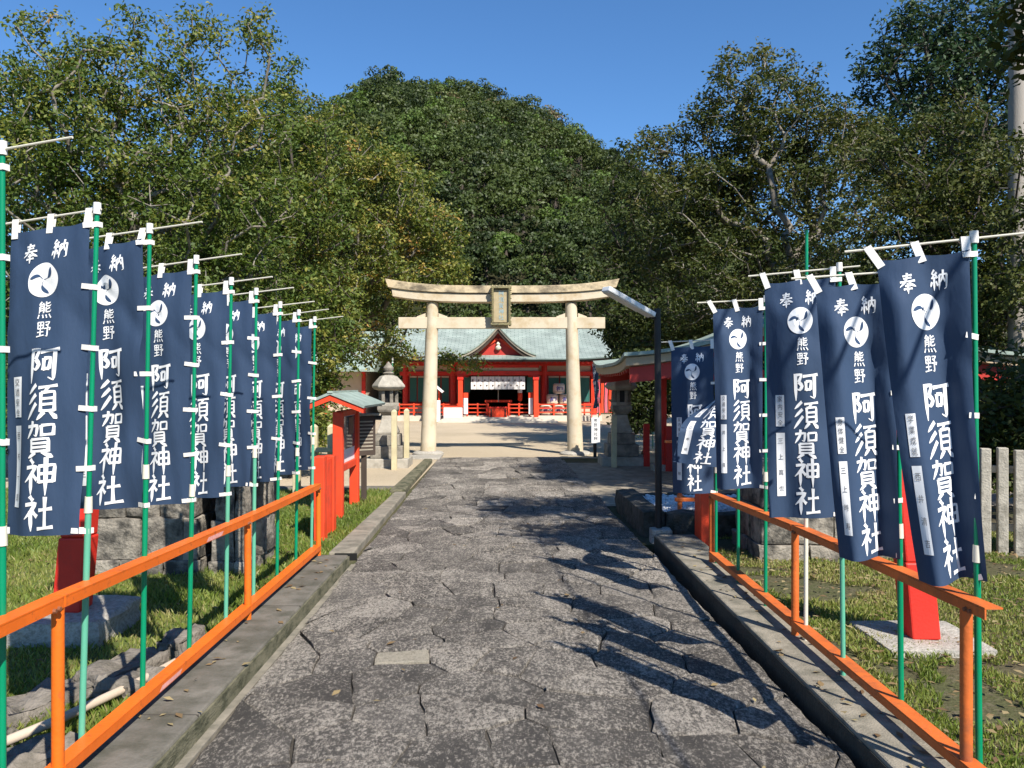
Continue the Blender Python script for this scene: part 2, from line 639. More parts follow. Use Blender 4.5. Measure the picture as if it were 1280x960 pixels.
PALE = [(-0.62, 4.82), (1.30, 3.5), (0.35, 12.3)]
for k, s in enumerate(sites):
    poly = [(-3, s[1] - 1.2), (3, s[1] - 1.2), (3, s[1] + 1.2), (-3, s[1] + 1.2)]
    for j, o in enumerate(sites):
        if j != k and abs(o[1] - s[1]) < 1.5 and abs(o[0] - s[0]) < 1.6:
            poly = clip(poly, s, o)
            if len(poly) < 3: break
    if len(poly) < 3: continue
    poly = [(min(max(x, path_l(y) + 0.004), path_r(y) - 0.004), min(max(y, 1.2), YMAX)) for (x, y) in poly]
    cx = sum(p[0] for p in poly) / len(poly); cy_ = sum(p[1] for p in poly) / len(poly)
    g = []
    for (x, y) in poly:                                       # open the joint
        d = math.hypot(x - cx, y - cy_) or 1
        g.append((cx + (x - cx) * (1 - 0.0062 / d), cy_ + (y - cy_) * (1 - 0.0062 / d)))
    ar = abs(sum(g[i][0] * g[(i + 1) % len(g)][1] - g[(i + 1) % len(g)][0] * g[i][1] for i in range(len(g)))) / 2
    if ar < 0.008: continue
    me, c = stone_mesh(g, rnd.uniform(-0.002, 0.007), k)
    near = min(math.hypot(c[0] - a, c[1] - b) for (a, b) in PALE)
    mt_ = m_flag_pale if near < 0.1 else (m_flag_mid if rnd.random() < 0.16 else m_flag)
    o = link_mesh('flagstone', me, mt_, path_o)
    o.location = (c[0], c[1], 0)

# ---- kerbs
KZ = 0.105
K = MB()
K.box(-1.80, -1.40, -4, 7.22, -0.2, KZ)
kl = tag(K.build('kerb_left', m_conc, bevel=0.012), kind='structure')
F = MB(); F.box(-1.403, -1.388, -4, 7.215, -0.2, KZ - 0.014)
F.build('kerb_face', m_moss, kl)
F = MB(); F.box(-1.388, -1.345, -4, 7.3, -0.2, 0.004)
F.build('mortar_strip', m_conc2, kl)
for y in (1.9, 3.72, 5.55): MB().box(-1.80, -1.3985, y, y + 0.006, KZ - 0.01, KZ + 0.0012).build('joint', m_bed, kl)
K = MB()
# drain mouth, then the low kerb that runs on to the gate
K.extrude([(-1.66, 7.62), (-1.43, 7.62), (-1.475, 11.9), (-1.64, 11.9)], 'z', -0.2, 0.045)
tag(K.build('kerb_beyond', m_conc2, bevel=0.012), kind='structure')
K = MB(); K.box(-1.80, -1.62, 7.225, 7.62, -0.2, 0.02)
K.build('drain_wall', m_conc, kl)
MB().box(-1.60, -1.395, 7.606, 7.619, -0.03, 0.036).build('drain_mouth', M('painted_drain_shade', (0.008, 0.008, 0.007), 0.9, 0.2, 5, 0.1, 40), kl)  # solid black slab; the shade inside the drain opening is painted
K = MB(); K.extrude([(-1.72, 11.94), (-1.50, 11.94), (-1.55, 16.9), (-1.72, 16.9)], 'z', -0.2, 0.07)
tag(K.build('kerb_stone', m_moss, bevel=0.02), kind='structure')
K = MB(); K.box(-6.5, -1.73, 12.5, 12.72, -0.2, 0.03)
tag(K.build('kerb_cross', m_conc, bevel=0.02), kind='structure')
K = MB(); K.extrude([(1.585, -4), (1.88, -4), (1.88, 8.3), (1.475, 8.3)], 'z', -0.28, 0.085)
kr = tag(K.build('kerb_right', m_conc2, bevel=0.012), kind='structure')
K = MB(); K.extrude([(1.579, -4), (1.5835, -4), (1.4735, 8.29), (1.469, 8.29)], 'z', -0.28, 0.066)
K.build('kerb_face', M('damp_painted_shade_face', (0.05, 0.047, 0.036), 0.9, 0.3, 6, 0.5, 50), kr)  # damp face, its colour also darkened to stand for the deep gutter's shade
for y in (2.6, 4.2, 5.8): MB().box(1.555, 1.88, y, y + 0.006, 0.07, 0.0862).build('joint', m_bed, kr)

# ---- grass (nobody could count it)
m_grass = leaf_mat('grass_blades', [(0.0, (0.075, 0.12, 0.018)), (0.4, (0.155, 0.215, 0.036)), (0.75, (0.26, 0.275, 0.07)), (1.0, (0.36, 0.30, 0.14))], 0.35)


def vnoise(x, y, s, seed):
    r_ = np.random.default_rng(seed)
    tbl = r_.random((64, 64))
    X, Y_ = x * s, y * s
    i, j = np.floor(X).astype(int), np.floor(Y_).astype(int)
    fx, fy = X - i, Y_ - j
    fx, fy = fx * fx * (3 - 2 * fx), fy * fy * (3 - 2 * fy)
    g = lambda a, b: tbl[a % 64, b % 64]
    return (g(i, j) * (1 - fx) + g(i + 1, j) * fx) * (1 - fy) + (g(i, j + 1) * (1 - fx) + g(i + 1, j + 1) * fx) * fy


def blades(x, y, z0, h, w, tint):
    n = len(x)
    a = rng.uniform(0, 2 * np.pi, n); b = rng.uniform(0, 2 * np.pi, n)
    lean = rng.uniform(0.15, 0.8, n) * h
    v = np.zeros((n, 4, 3))
    dx, dy = np.cos(a) * w / 2, np.sin(a) * w / 2
    v[:, 0] = np.stack([x - dx, y - dy, z0], 1)
    v[:, 1] = np.stack([x + dx, y + dy, z0], 1)
    mx, my = x + np.cos(b) * lean * 0.3, y + np.sin(b) * lean * 0.3
    v[:, 2] = np.stack([mx + dx * 0.7, my + dy * 0.7, z0 + h * 0.6], 1)
    v[:, 3] = np.stack([x + np.cos(b) * lean, y + np.sin(b) * lean, z0 + h], 1)
    f = np.arange(n)[:, None] * 4
    t = np.concatenate([f + np.array([[0, 1, 2]]), f + np.array([[0, 2, 3]])], 0)
    return v.reshape(-1, 3), t, np.concatenate([tint, tint])


def lawn(name, label, n, xr, yr, keep, hmin, hmax, power=1.7, tshift=0.0):
    u = rng.random(n)
    y = yr[0] + (yr[1] - yr[0]) * u ** power
    x = rng.uniform(xr[0], xr[1], n)
    k = keep(x, y)
    x, y = x[k], y[k]
    dens = vnoise(x, y, 1.3, 3)
    h = rng.uniform(hmin, hmax, len(x)) * (0.55 + 0.9 * dens)
    w = rng.uniform(0.004, 0.008, len(x)) * (1 + y / 9)
    tint = np.clip(0.45 * vnoise(x, y, 2.1, 9) + 0.25 * vnoise(x, y, 0.6, 4) + rng.normal(0.12, 0.17, len(x)) + tshift, 0, 1)
    v, t, ti = blades(x, y, np.full(len(x), -0.02), h, w, tint)
    o = link_mesh(name, np_mesh(name, v, tris=t, tint=ti), m_grass)
    tag(o, label, 'grass', kind='stuff')


def keep_left(x, y):
    k = (x > -1.0 * y * 0.75 - 1.2) & ((x < -1.81) | (y > 7.7))
    k &= ~((y < 5.4) & (x > -2.15 + 0.03 * y) & (vnoise(x, y, 3.0, 5) < 0.62))
    return k


lawn('grass', 'short sunlit lawn left of the path behind the orange railing', 200000, (-9.5, -1.64), (2.4, 12.5), keep_left, 0.025, 0.06, 1.7, 0.08)


def keep_right(x, y):
    return (x < 0.72 * y + 1.0) & (vnoise(x, y, 1.7, 21) + 0.35 * vnoise(x, y, 6, 22) > 0.50)


lawn('thin_grass', 'patchy shaded grass right of the path under the trees', 170000, (1.9, 7.0), (2.6, 9.0), keep_right, 0.015, 0.045, 1.4, 0.12)

# ================================================================ FOLIAGE
def leaf_quads(c, d, nrm, L, W, fold=0.18):
    """c,d,nrm: (n,3); one folded quad per leaf"""
    s = np.cross(d, nrm)
    s /= np.linalg.norm(s, axis=1, keepdims=True) + 1e-9
    L = L[:, None]; W = W[:, None]
    v = np.zeros((len(c), 4, 3))
    v[:, 0] = c
    v[:, 1] = c + d * L * 0.5 + s * W * 0.5 + nrm * L * fold * 0.4
    v[:, 2] = c + d * L - nrm * L * fold * 0.5
    v[:, 3] = c + d * L * 0.5 - s * W * 0.5 + nrm * L * fold * 0.4
    return v.reshape(-1, 3), np.arange(len(c) * 4).reshape(-1, 4)


def unit(n, r_):
    v = r_.normal(size=(n, 3))
    return v / np.linalg.norm(v, axis=1, keepdims=True)


def tube_edges(P0, P1, R0, R1, n=5):
    d = P1 - P0
    ln = np.linalg.norm(d, axis=1, keepdims=True) + 1e-9
    d = d / ln
    ref = np.where(np.abs(d[:, 2:3]) < 0.9, np.array([[0, 0, 1.0]]), np.array([[1.0, 0, 0]]))
    a = np.cross(d, ref); a /= np.linalg.norm(a, axis=1, keepdims=True)
    b = np.cross(d, a)
    m = len(P0)
    v = np.zeros((m, 2 * n, 3))
    for k in range(n):
        t = 2 * np.pi * k / n
        o = a * np.cos(t) + b * np.sin(t)
        v[:, k] = P0 + o * R0[:, None]
        v[:, n + k] = P1 + d * 0.0 + o * R1[:, None]
    q = []
    base = np.arange(m)[:, None] * 2 * n
    for k in range(n):
        j = (k + 1) % n
        q.append(base + np.array([[k, j, n + j, n + k]]))
    return v.reshape(-1, 3), np.concatenate(q, 0)


def grow(base, lobes, tips, seed, trunk_r, lean=(0, 0), fork=0.45):
    """branch skeleton from a trunk to points spread through the crown lobes"""
    r_ = np.random.default_rng(seed)
    base = np.array(base, float)
    cen = np.array([l[:3] for l in lobes]); rad = np.array([l[3:6] for l in lobes])
    vol = np.prod(rad, axis=1) ** 0.75
    pick = r_.choice(len(lobes), tips, p=vol / vol.sum())
    rr = r_.random(tips) ** 0.42
    pts = cen[pick] + unit(tips, r_) * rr[:, None] * rad[pick]
    pts = pts[pts[:, 2] > base[2] + 0.5]
    ph = r_.uniform(0, 6.28, (4, 3)); fq = r_.uniform(1.6, 3.2, (4, 3)) * (1.0 if rad.mean() < 1.6 else 0.7)   # pockets without twigs
    nz_ = sum(np.sin(pts[:, 0] * fq[i, 0] + ph[i, 0]) * np.sin(pts[:, 1] * fq[i, 1] + ph[i, 1]) * np.sin(pts[:, 2] * fq[i, 2] + ph[i, 2]) for i in range(4))
    pts = pts[nz_ > np.quantile(nz_, 0.20)]
    low = cen[:, 2].min()
    fk = base + np.array([lean[0], lean[1], max(0.8, (low - base[2]) * fork * 1.6)])
    nodes = [base, base + (fk - base) * 0.35 + np.array([r_.normal() * 0.06, r_.normal() * 0.06, 0]),
             base + (fk - base) * 0.7 + np.array([r_.normal() * 0.08, r_.normal() * 0.08, 0]), fk]
    par = [-1, 0, 1, 2]
    order = np.argsort(np.linalg.norm(pts - fk, axis=1))
    N = np.zeros((tips * 8 + 50, 3)); N[:4] = nodes
    D = np.zeros(len(N)); D[3] = 0
    cnt = 4
    tipid = []
    for p in pts[order]:
        dv = N[3:cnt] - p
        dist = np.sqrt((dv ** 2).sum(1))
        cost = dist * 1.0 + D[3:cnt] * 0.16
        k = int(np.argmin(cost)) + 3
        ln = dist[k - 3]
        steps = max(1, min(6, int(ln / 0.4)))
        prev = k
        for s in range(1, steps + 1):
            t = s / steps
            q = N[k] + (p - N[k]) * t
            if s < steps:
                q = q + r_.normal(size=3) * 0.06 * ln ** 0.5 + np.array([0, 0, 0.10 * ln * math.sin(math.pi * t)])
            if cnt >= len(N): break
            N[cnt] = q; par.append(prev); D[cnt] = D[prev] + ln / steps
            prev = cnt; cnt += 1
        tipid.append(prev)
    N = N[:cnt]; par = np.array(par)
    w = np.zeros(cnt); w[tipid] += 1
    for k in range(cnt - 1, 0, -1):
        w[par[k]] += w[k]
    rad_n = np.maximum(0.007, trunk_r * (w / w[0]) ** 0.46)
    rad_n[0] *= 1.25
    ch = np.arange(1, cnt)
    return N, par, rad_n, ch, np.array(tipid)


def tree(name, label, cat, base, lobes, tips, per, leaf, spread, lmat, bmat, seed, trunk_r=0.16, tint=(0.4, 0.2), droop=0.35,
         group=None, lean=(0, 0), zt=0.0, fork=0.45, flat=0.0):
    r_ = np.random.default_rng(seed + 100)
    base = np.array(base, float)
    root = thing(name, tuple(base), label, cat, group)
    N, par, rad_n, ch, tid = grow(base, lobes, tips, seed, trunk_r, lean, fork)
    v, q = tube_edges(N[par[ch]], N[ch], np.minimum(rad_n[par[ch]], rad_n[ch] * 1.35), rad_n[ch], 6)
    link_mesh('trunk', np_mesh('trunk', v - base, quads=q, smooth=True), bmat, root)
    c0 = N[tid]
    k = np.repeat(np.arange(len(c0)), per)
    off = unit(len(k), r_) * (r_.random(len(k)) ** 0.5)[:, None] * spread
    off[:, 2] *= 0.65
    c = c0[k] + off
    d = unit(len(k), r_); d[:, 2] = d[:, 2] * 0.6 - droop; d /= np.linalg.norm(d, axis=1, keepdims=True)
    nr = unit(len(k), r_) * 0.8 + np.array([0, 0, 0.55 + flat]); nr -= d * (nr * d).sum(1, keepdims=True)
    nr /= np.linalg.norm(nr, axis=1, keepdims=True) + 1e-9
    L = r_.uniform(0.7, 1.25, len(k)) * leaf
    v, q = leaf_quads(c, d, nr, L, L * r_.uniform(0.38, 0.55, len(k)))
    ct = r_.normal(tint[0], tint[1], len(c0))
    zz = (c0[:, 2] - c0[:, 2].mean()) / (c0[:, 2].std() + 1e-6)
    ct = ct + zt * zz
    tn = np.clip(ct[k] + r_.normal(0, 0.10, len(k)), 0, 1)
    link_mesh('crown', np_mesh('crown', v - base, quads=q, tint=tn), lmat, root)
    return root


m_bark = M('grey_bark', (0.16, 0.135, 0.105), 0.95, 0.3, 5, 0.7, 35, c2=(0.27, 0.25, 0.21), spot_scale=9, spot_amt=0.4, stretch=(1, 1, 0.35))
m_bark2 = M('dark_bark', (0.075, 0.06, 0.047), 0.95, 0.3, 5, 0.7, 35, stretch=(1, 1, 0.35))
m_leaf_l = leaf_mat('cherry_leaves', [(0.0, (0.049, 0.088, 0.015)), (0.4, (0.105, 0.148, 0.026)), (0.68, (0.211, 0.218, 0.042)), (0.88, (0.380, 0.309, 0.072)), (1.0, (0.393, 0.197, 0.060))], 0.30, 0.6)
m_leaf_r = leaf_mat('oak_leaves', [(0.0, (0.023, 0.040, 0.008)), (0.45, (0.053, 0.071, 0.013)), (0.8, (0.101, 0.109, 0.024)), (1.0, (0.170, 0.145, 0.047))], 0.25, 0.6)
m_leaf_d = leaf_mat('evergreen_leaves', [(0.0, (0.015, 0.034, 0.014)), (0.5, (0.032, 0.063, 0.023)), (1.0, (0.081, 0.115, 0.037))], 0.2, 0.6)
m_leaf_h = leaf_mat('hill_leaves', [(0.0, (0.023, 0.038, 0.009)), (0.35, (0.050, 0.072, 0.014)), (0.6, (0.075, 0.098, 0.021)), (0.8, (0.090, 0.157, 0.024)), (0.93, (0.118, 0.112, 0.038)), (1.0, (0.139, 0.096, 0.047))], 0.2, 0.55)


def LB(px, py, rp, Y, ry=None, sq=0.85):
    """a crown lobe round the point seen at px, py, Y metres ahead, rp its radius in picture points"""
    c = pw(px, py, Y)
    r_ = rp * Y / FPX
    return (c.x, c.y, c.z, r_, ry or r_ * 1.05, r_ * sq)


# --- left of the path: cherry trees
tree('cherry_tree', 'tall cherry tree with upright leafy shoots behind the left banners', 'tree', (-6.0, 13.6, -0.03),
     [LB(120, 150, 120, 13.5), LB(70, 90, 70, 13), LB(200, 100, 80, 14), LB(285, 150, 85, 14), LB(60, 230, 110, 13), LB(190, 260, 130, 13.5),
      LB(300, 270, 90, 14), LB(250, 380, 110, 14), LB(100, 380, 120, 13.5), LB(150, 40, 42, 13.5), LB(60, 30, 30, 13.2), LB(255, 40, 35, 14),
      LB(325, 50, 26, 14, None, 1.6), LB(185, 15, 22, 13.6, None, 1.6), LB(30, 100, 40, 13)],
     1900, 34, 0.088, 0.25, m_leaf_l, m_bark, 3, 0.17, (0.36, 0.15), group='trees left of the path', zt=0.07)
tree('yellowing_cherry_tree', 'cherry tree with yellowing leaves hanging beside the stone gate', 'tree', (-5.0, 21.5, -0.03),
     [LB(440, 220, 70, 21), LB(400, 170, 55, 21), LB(480, 250, 75, 21.5), LB(535, 290, 50, 21.3), LB(420, 310, 90, 21), LB(520, 340, 60, 21),
      LB(380, 390, 80, 21), LB(455, 400, 70, 21), LB(560, 330, 38, 21.5), LB(545, 448, 30, 20.4, None, 0.4), LB(585, 455, 22, 20.3, None, 0.5), LB(490, 445, 36, 20.6, None, 0.5)],
     1900, 30, 0.105, 0.27, m_leaf_l, m_bark, 5, 0.18, (0.52, 0.17), group='trees left of the path', lean=(-0.3, 0.3))
tree('leafy_tree', 'dense green tree between the tall cherry and the yellowing one', 'tree', (-6.2, 18.0, -0.03),
     [LB(330, 170, 75, 18), LB(290, 260, 100, 18), LB(370, 260, 80, 18), LB(340, 370, 100, 17.5), LB(385, 430, 70, 17), LB(400, 180, 40, 18), LB(355, 110, 30, 18, None, 1.4)],
     1500, 30, 0.105, 0.28, m_leaf_l, m_bark2, 8, 0.16, (0.33, 0.16), group='trees left of the path')
tree('edge_tree', 'leafy tree at the left edge of the view behind the nearest banner', 'tree', (-10.0, 15.0, -0.03),
     [LB(-60, 150, 110, 15), LB(-30, 280, 120, 15), LB(-120, 250, 120, 15.5), LB(20, 400, 120, 15.5), LB(-100, 400, 120, 15), LB(10, 200, 70, 15)],
     900, 26, 0.12, 0.34, m_leaf_l, m_bark2, 9, 0.16, (0.42, 0.16), group='trees left of the path')
tree('rear_tree', 'darker tree filling the gap far behind the left banners', 'tree', (-11.0, 25.0, -0.03),
     [LB(150, 250, 150, 25), LB(300, 300, 130, 25), LB(60, 330, 150, 25), LB(220, 400, 150, 25), LB(360, 420, 90, 25), LB(-60, 350, 130, 26)],
     900, 26, 0.19, 0.55, m_leaf_l, m_bark2, 12, 0.2, (0.25, 0.13), group='trees left of the path')
# --- right of the path
tree('spreading_oak', 'broad tree with pale twisting limbs above the water pavilion', 'tree', (6.0, 19.5, -0.03),
     [LB(945, 130, 75, 19), LB(900, 190, 55, 19), LB(1000, 170, 70, 19.5), LB(870, 150, 20, 19), LB(930, 90, 38, 19), LB(1010, 110, 30, 19.5), LB(830, 190, 45, 20),
      LB(870, 260, 80, 19), LB(960, 270, 90, 19.5), LB(1050, 250, 80, 19), LB(900, 350, 80, 18.5), LB(1000, 360, 90, 18), LB(835, 320, 50, 20), LB(965, 200, 75, 20), LB(1045, 175, 60, 20), LB(905, 240, 60, 20)],
     2300, 30, 0.105, 0.27, m_leaf_r, m_bark, 21, 0.2, (0.52, 0.18), group='trees right of the path', droop=0.15, zt=0.06, lean=(0.3, 0))
tree('olive_green_tree', 'olive green tree behind the nearest right banner', 'tree', (9.0, 15.5, -0.03),
     [LB(1120, 190, 70, 15.5), LB(1200, 240, 90, 15), LB(1280, 200, 60, 15.5), LB(1120, 290, 90, 15), LB(1240, 330, 110, 14.5), LB(1150, 380, 100, 15), LB(1290, 400, 100, 14.5), LB(1080, 380, 80, 15.5), LB(1180, 470, 80, 14.5), LB(1260, 490, 80, 14.2), LB(1215, 262, 60, 16), LB(1190, 160, 50, 16), LB(1275, 205, 50, 12.8), LB(1290, 280, 55, 12.6), LB(1290, 350, 60, 12.6)],
     2300, 30, 0.092, 0.25, m_leaf_r, m_bark2, 23, 0.18, (0.50, 0.18), group='trees right of the path', droop=0.3)
tree('dark_evergreen', 'tall dark evergreen rising beside the utility pole', 'tree', (14.5, 27.5, -0.03),
     [LB(1170, 110, 85, 27), LB(1120, 90, 55, 27), LB(1240, 60, 80, 27.5), LB(1180, 30, 60, 27), LB(1130, 40, 40, 27), LB(1250, 180, 100, 27), LB(1150, 200, 90, 27), LB(1320, 120, 90, 27), LB(1080, 170, 45, 27)],
     1300, 26, 0.19, 0.5, m_leaf_d, m_bark2, 25, 0.25, (0.45, 0.2), group='trees right of the path', droop=0.0)
tree('shaded_tree', 'dark shaded tree between the shrine roof and the pavilion', 'tree', (4.8, 28.0, -0.03),
     [LB(800, 250, 60, 27), LB(790, 330, 60, 27), LB(850, 300, 80, 27), LB(820, 400, 75, 26), LB(900, 400, 90, 26), LB(770, 400, 35, 27), LB(810, 460, 45, 25), LB(790, 200, 26, 28), LB(960, 400, 90, 25), LB(780, 455, 25, 27)],
     1200, 26, 0.17, 0.45, m_leaf_r, m_bark2, 27, 0.2, (0.28, 0.16), group='trees right of the path')
tree('roadside_tree', 'tree right of the path whose shade falls across the paving', 'tree', (6.6, 5.6, -0.03),
     [(5.2, 5.6, 5.6, 1.7, 1.4, 1.1), (4.4, 4.5, 6.9, 1.2, 1.1, 0.9), (6.6, 5.0, 6.8, 1.7, 1.8, 1.2), (6.6, 6.7, 5.2, 1.4, 1.1, 1.0), (7.6, 6.2, 6.3, 1.6, 1.6, 1.3), (5.0, 6.6, 4.5, 1.0, 0.8, 0.6), (3.9, 3.7, 5.9, 0.7, 0.6, 0.5), (5.9, 9.2, 7.8, 1.5, 1.5, 1.1), (7.3, 8.8, 6.5, 1.8, 1.8, 1.3), (4.9, 8.2, 6.7, 0.9, 0.9, 0.8), (5.2, 9.0, 7.3, 0.9, 0.9, 0.7), (6.2, 7.6, 7.7, 1.4, 1.4, 1.0), (4.7, 3.6, 5.7, 0.8, 0.8, 0.6)],
     2700, 26, 0.12, 0.32, m_leaf_r, m_bark, 29, 0.18, (0.45, 0.18), group='trees right of the path', lean=(0.1, 0))


def bush(name, label, c, r, n, leaf, lmat, tint, seed, group):
    """leafy shrub: short stems and leaves through an uneven mound"""
    r_ = np.random.default_rng(seed)
    lob = []
    for k in range(7):
        a = r_.uniform(0, 6.28)
        lob.append((c[0] + math.cos(a) * r[0] * 0.5, c[1] + math.sin(a) * r[1] * 0.5, c[2] + r[2] * r_.uniform(0.35, 0.75), r[0] * r_.uniform(0.35, 0.6), r[1] * r_.uniform(0.35, 0.6), r[2] * r_.uniform(0.3, 0.5)))
    return tree(name, label, 'shrub', c, lob, n, 22, leaf, 0.22, lmat, m_bark2, seed, 0.05, tint, 0.15, group, fork=0.2)


# low planting behind the banners
for k, (x, y, rx, h, t, lab) in enumerate([
    (-8.2, 13.8, 1.7, 2.2, 0.35, 'leafy shrub at the far edge of the lawn, leftmost of the row'),
    (-5.8, 15.2, 1.5, 2.0, 0.3, 'leafy shrub behind the lawn, in the middle of the left row'),
    (-3.75, 14.2, 0.8, 1.55, 0.5, 'small bright shrub beside the left stone lantern'),
    (-4.6, 17.5, 1.2, 2.3, 0.45, 'tall shrub behind the left stone lantern')]):
    bush('shrub', lab, (x, y, -0.03), (rx, rx * 0.8, h), 420, 0.10, m_leaf_l, (t, 0.15), 40 + k, 'shrubs left of the path')
for k, (x, y, rx, h, t, lab) in enumerate([
    (5.4, 9.6, 1.2, 2.0, 0.35, 'dark shrub behind the stone fence at the right edge'),
    (7.4, 10.4, 1.4, 2.4, 0.4, 'shrub rising at the right edge of the view beyond the fence'),
    (4.9, 17.6, 1.5, 2.4, 0.2, 'dark shrub behind the water pavilion'),
    (3.1, 18.9, 0.9, 2.2, 0.25, 'shaded shrub behind the right stone lantern')]):
    bush('shrub', lab, (x, y, -0.03), (rx, rx * 0.8, h), 420, 0.10, m_leaf_r, (t, 0.15), 50 + k, 'shrubs right of the path')

# ================================================================ wooded hill
HX = np.array([-90, -60, -40, -25, -20, -13, -8, -3, 3, 7, 11, 15, 25, 40, 60, 90.0])
HZ = np.array([9, 15, 22, 30.5, 35.5, 41, 39.4, 37.4, 35.2, 32.3, 29.5, 26, 19, 15, 14, 9.0])


def hill_z(x, y):
    crest = np.interp(x, HX, HZ)
    t = np.clip((y - 47) / 63.0, 0, 1)
    f = np.where(y < 110, t ** 0.85 * (1.25 - 0.25 * t), 1 - np.clip((y - 110) / 90, 0, 1) ** 1.5)
    return crest * f + 1.3 * np.sin(x * 0.21 + y * 0.13) * np.clip(t * 3, 0, 1) - 0.2


gx = np.linspace(-90, 90, 61); gy = np.linspace(44, 200, 53)
XX, YY = np.meshgrid(gx, gy, indexing='ij')
ZZ = hill_z(XX, YY) - 0.3
vv = np.stack([XX, YY, ZZ], -1).reshape(-1, 3)
ii = (np.arange(60)[:, None] * 53 + np.arange(52)[None, :]).reshape(-1)
qq = np.stack([ii, ii + 53, ii + 54, ii + 1], 1)
m_floor = ground_mat('forest_floor', (0.03, 0.03, 0.014), (0.022, 0.026, 0.010), (0.045, 0.038, 0.02), 0.3, 3.0, 0.6, 6)
hill = link_mesh('hill', np_mesh('hill', vv, quads=qq, smooth=True), m_floor)
tag(hill, kind='structure')


def far_crown(c, r, h, n, leaf, r_, tb):
    """leaf clumps over the lobes of one distant crown, base of the tree at c"""
    nl = r_.integers(9, 15)
    a = r_.uniform(0, 6.28, nl); q = np.sqrt(r_.random(nl)) * 0.72
    lc = np.stack([c[0] + np.cos(a) * q * r, c[1] + np.sin(a) * q * r, c[2] + h * (0.18 + 0.60 * (1 - q ** 2) * r_.uniform(0.35, 1.0, nl) + r_.uniform(-0.05, 0.1, nl))], 1)
    lr = r * r_.uniform(0.28, 0.46, nl)
    k = r_.integers(0, nl, n)
    u = unit(n, r_); u[:, 2] = np.where(u[:, 2] < -0.25, -u[:, 2], u[:, 2])
    rad = lr[k] * (0.72 + 0.33 * r_.random(n))
    p = lc[k] + u * rad[:, None] * np.array([1, 1, 0.72])
    nr = u + unit(n, r_) * 0.75; nr /= np.linalg.norm(nr, axis=1, keepdims=True)
    d = np.cross(nr, unit(n, r_)); d /= np.linalg.norm(d, axis=1, keepdims=True) + 1e-9
    L = leaf * r_.uniform(0.6, 1.3, n)
    v, qd = leaf_quads(p - d * L[:, None] * 0.5, d, nr, L, L * 0.6)
    ti = np.clip(tb + r_.normal(0, 0.05, nl)[k] + r_.normal(0, 0.05, n), 0, 1)
    return v, qd, ti


hr = np.random.default_rng(77)
named = [  # crowns one can pick out on the hill: px, py (crown middle), Y, radius, height, tint, name, label
    (735, 215, 84, 4.0, 7.5, 0.78, 'bright_green_tree', 'largest bright green crown on the right flank of the hill'),
    (768, 262, 70, 3.2, 6.5, 0.78, 'bright_green_tree', 'bright green crown low on the right flank of the hill beside the dark trees'),
    (632, 298, 58, 1.7, 3.8, 0.80, 'round_green_tree', 'small round bright green crown above the middle of the stone gate'),
    (690, 275, 66, 2.6, 5.5, 0.72, 'green_tree', 'fresh green crown low on the hill right of the small round one'),
    (518, 112, 109, 3.0, 6.0, 0.55, 'summit_tree', 'tallest rounded crown on the summit of the hill'),
    (468, 118, 109, 1.5, 6.0, 0.3, 'pointed_tree', 'dark pointed crown left of the hill summit'),
    (640, 130, 108, 2.4, 5.0, 0.5, 'ridge_tree', 'rounded crown on the ridge right of the summit'),
    (525, 160, 100, 3.2, 6.5, 0.97, 'brown_tree', 'brownish thin crown below the hill summit'),
]
taken = []
m_leaf_named = m_leaf_h
for k, (px, py, Yd, rr, hh, tb, nm, lab) in enumerate(named):
    p = pw(px, py, Yd)
    zb = float(hill_z(np.array([p.x]), np.array([Yd]))[0]) - 0.3
    zb = max(zb, 0) if p.z - hh * 0.6 < zb + 3 else zb
    base = (p.x, Yd, zb)
    rt = thing(nm, base, lab, 'tree', 'crowns on the hill')
    h2 = max(hh, (p.z - zb) / 0.72)
    v, q, ti = far_crown((p.x, Yd, p.z - 0.68 * hh), rr, hh, 3800, 0.28, hr, tb)
    link_mesh('crown', np_mesh('crown', v - np.array(base), quads=q, tint=ti), m_leaf_h, rt)
    tr = MB(); tr.cyl((p.x, Yd, zb - 0.3), (p.x, Yd, p.z), 0.22, 0.08, 8)
    tr.build('trunk', m_bark2, rt, smooth=True)
    taken.append((p.x, Yd, rr))
V_, Q_, T_ = [], [], []
TV, TQ = [], []
nb = 0
cand = []
for _ in range(26000):
    y = 46.5 + 68 * hr.random()
    x = hr.uniform(-0.30 * y - 3, 0.26 * y + 3) if hr.random() < 0.8 else hr.uniform(-0.42 * y - 4, 0.62 * y + 2)
    dense = -0.30 * y - 3 < x < 0.26 * y + 3
    r0 = hr.uniform(1.3, 2.3) + 0.003 * y if y > 60 else hr.uniform(1.5, 3.0)
    f = 0.40 if dense else 0.75
    ok = all((x - a) ** 2 + (y - b) ** 2 > (f * (r0 + c)) ** 2 for (a, b, c) in cand) and all((x - a) ** 2 + (y - b) ** 2 > (0.6 * (r0 + c)) ** 2 and not (abs(x / y - a / b) * FPX < 0.8 * c * FPX / b and b - 6 < y < b) for (a, b, c) in taken)
    if ok: cand.append((x, y, r0))
    if len(cand) >= 1150: break
for (x, y, r0) in cand:
    zb = float(hill_z(np.array([x]), np.array([y]))[0]) - 0.3
    h0 = r0 * hr.uniform(1.7, 2.3) if y > 50 else r0 * 2.6
    if y > 100: h0 = min(h0, 5.0)
    tb = hr.choice([0.10, 0.24, 0.38, 0.52, 0.70, 0.92], p=[0.20, 0.22, 0.20, 0.16, 0.17, 0.05])
    if y < 64: tb *= 0.6
    n = int(np.clip(260 * r0 * (80 / y) ** 0.7, 330, 1100))
    v, q, ti = far_crown((x, y, zb), r0, h0, n, 0.22 + 0.0009 * y, hr, tb)
    V_.append(v); Q_.append(q + nb); T_.append(ti); nb += len(v)
    TV.append((x, y, zb))
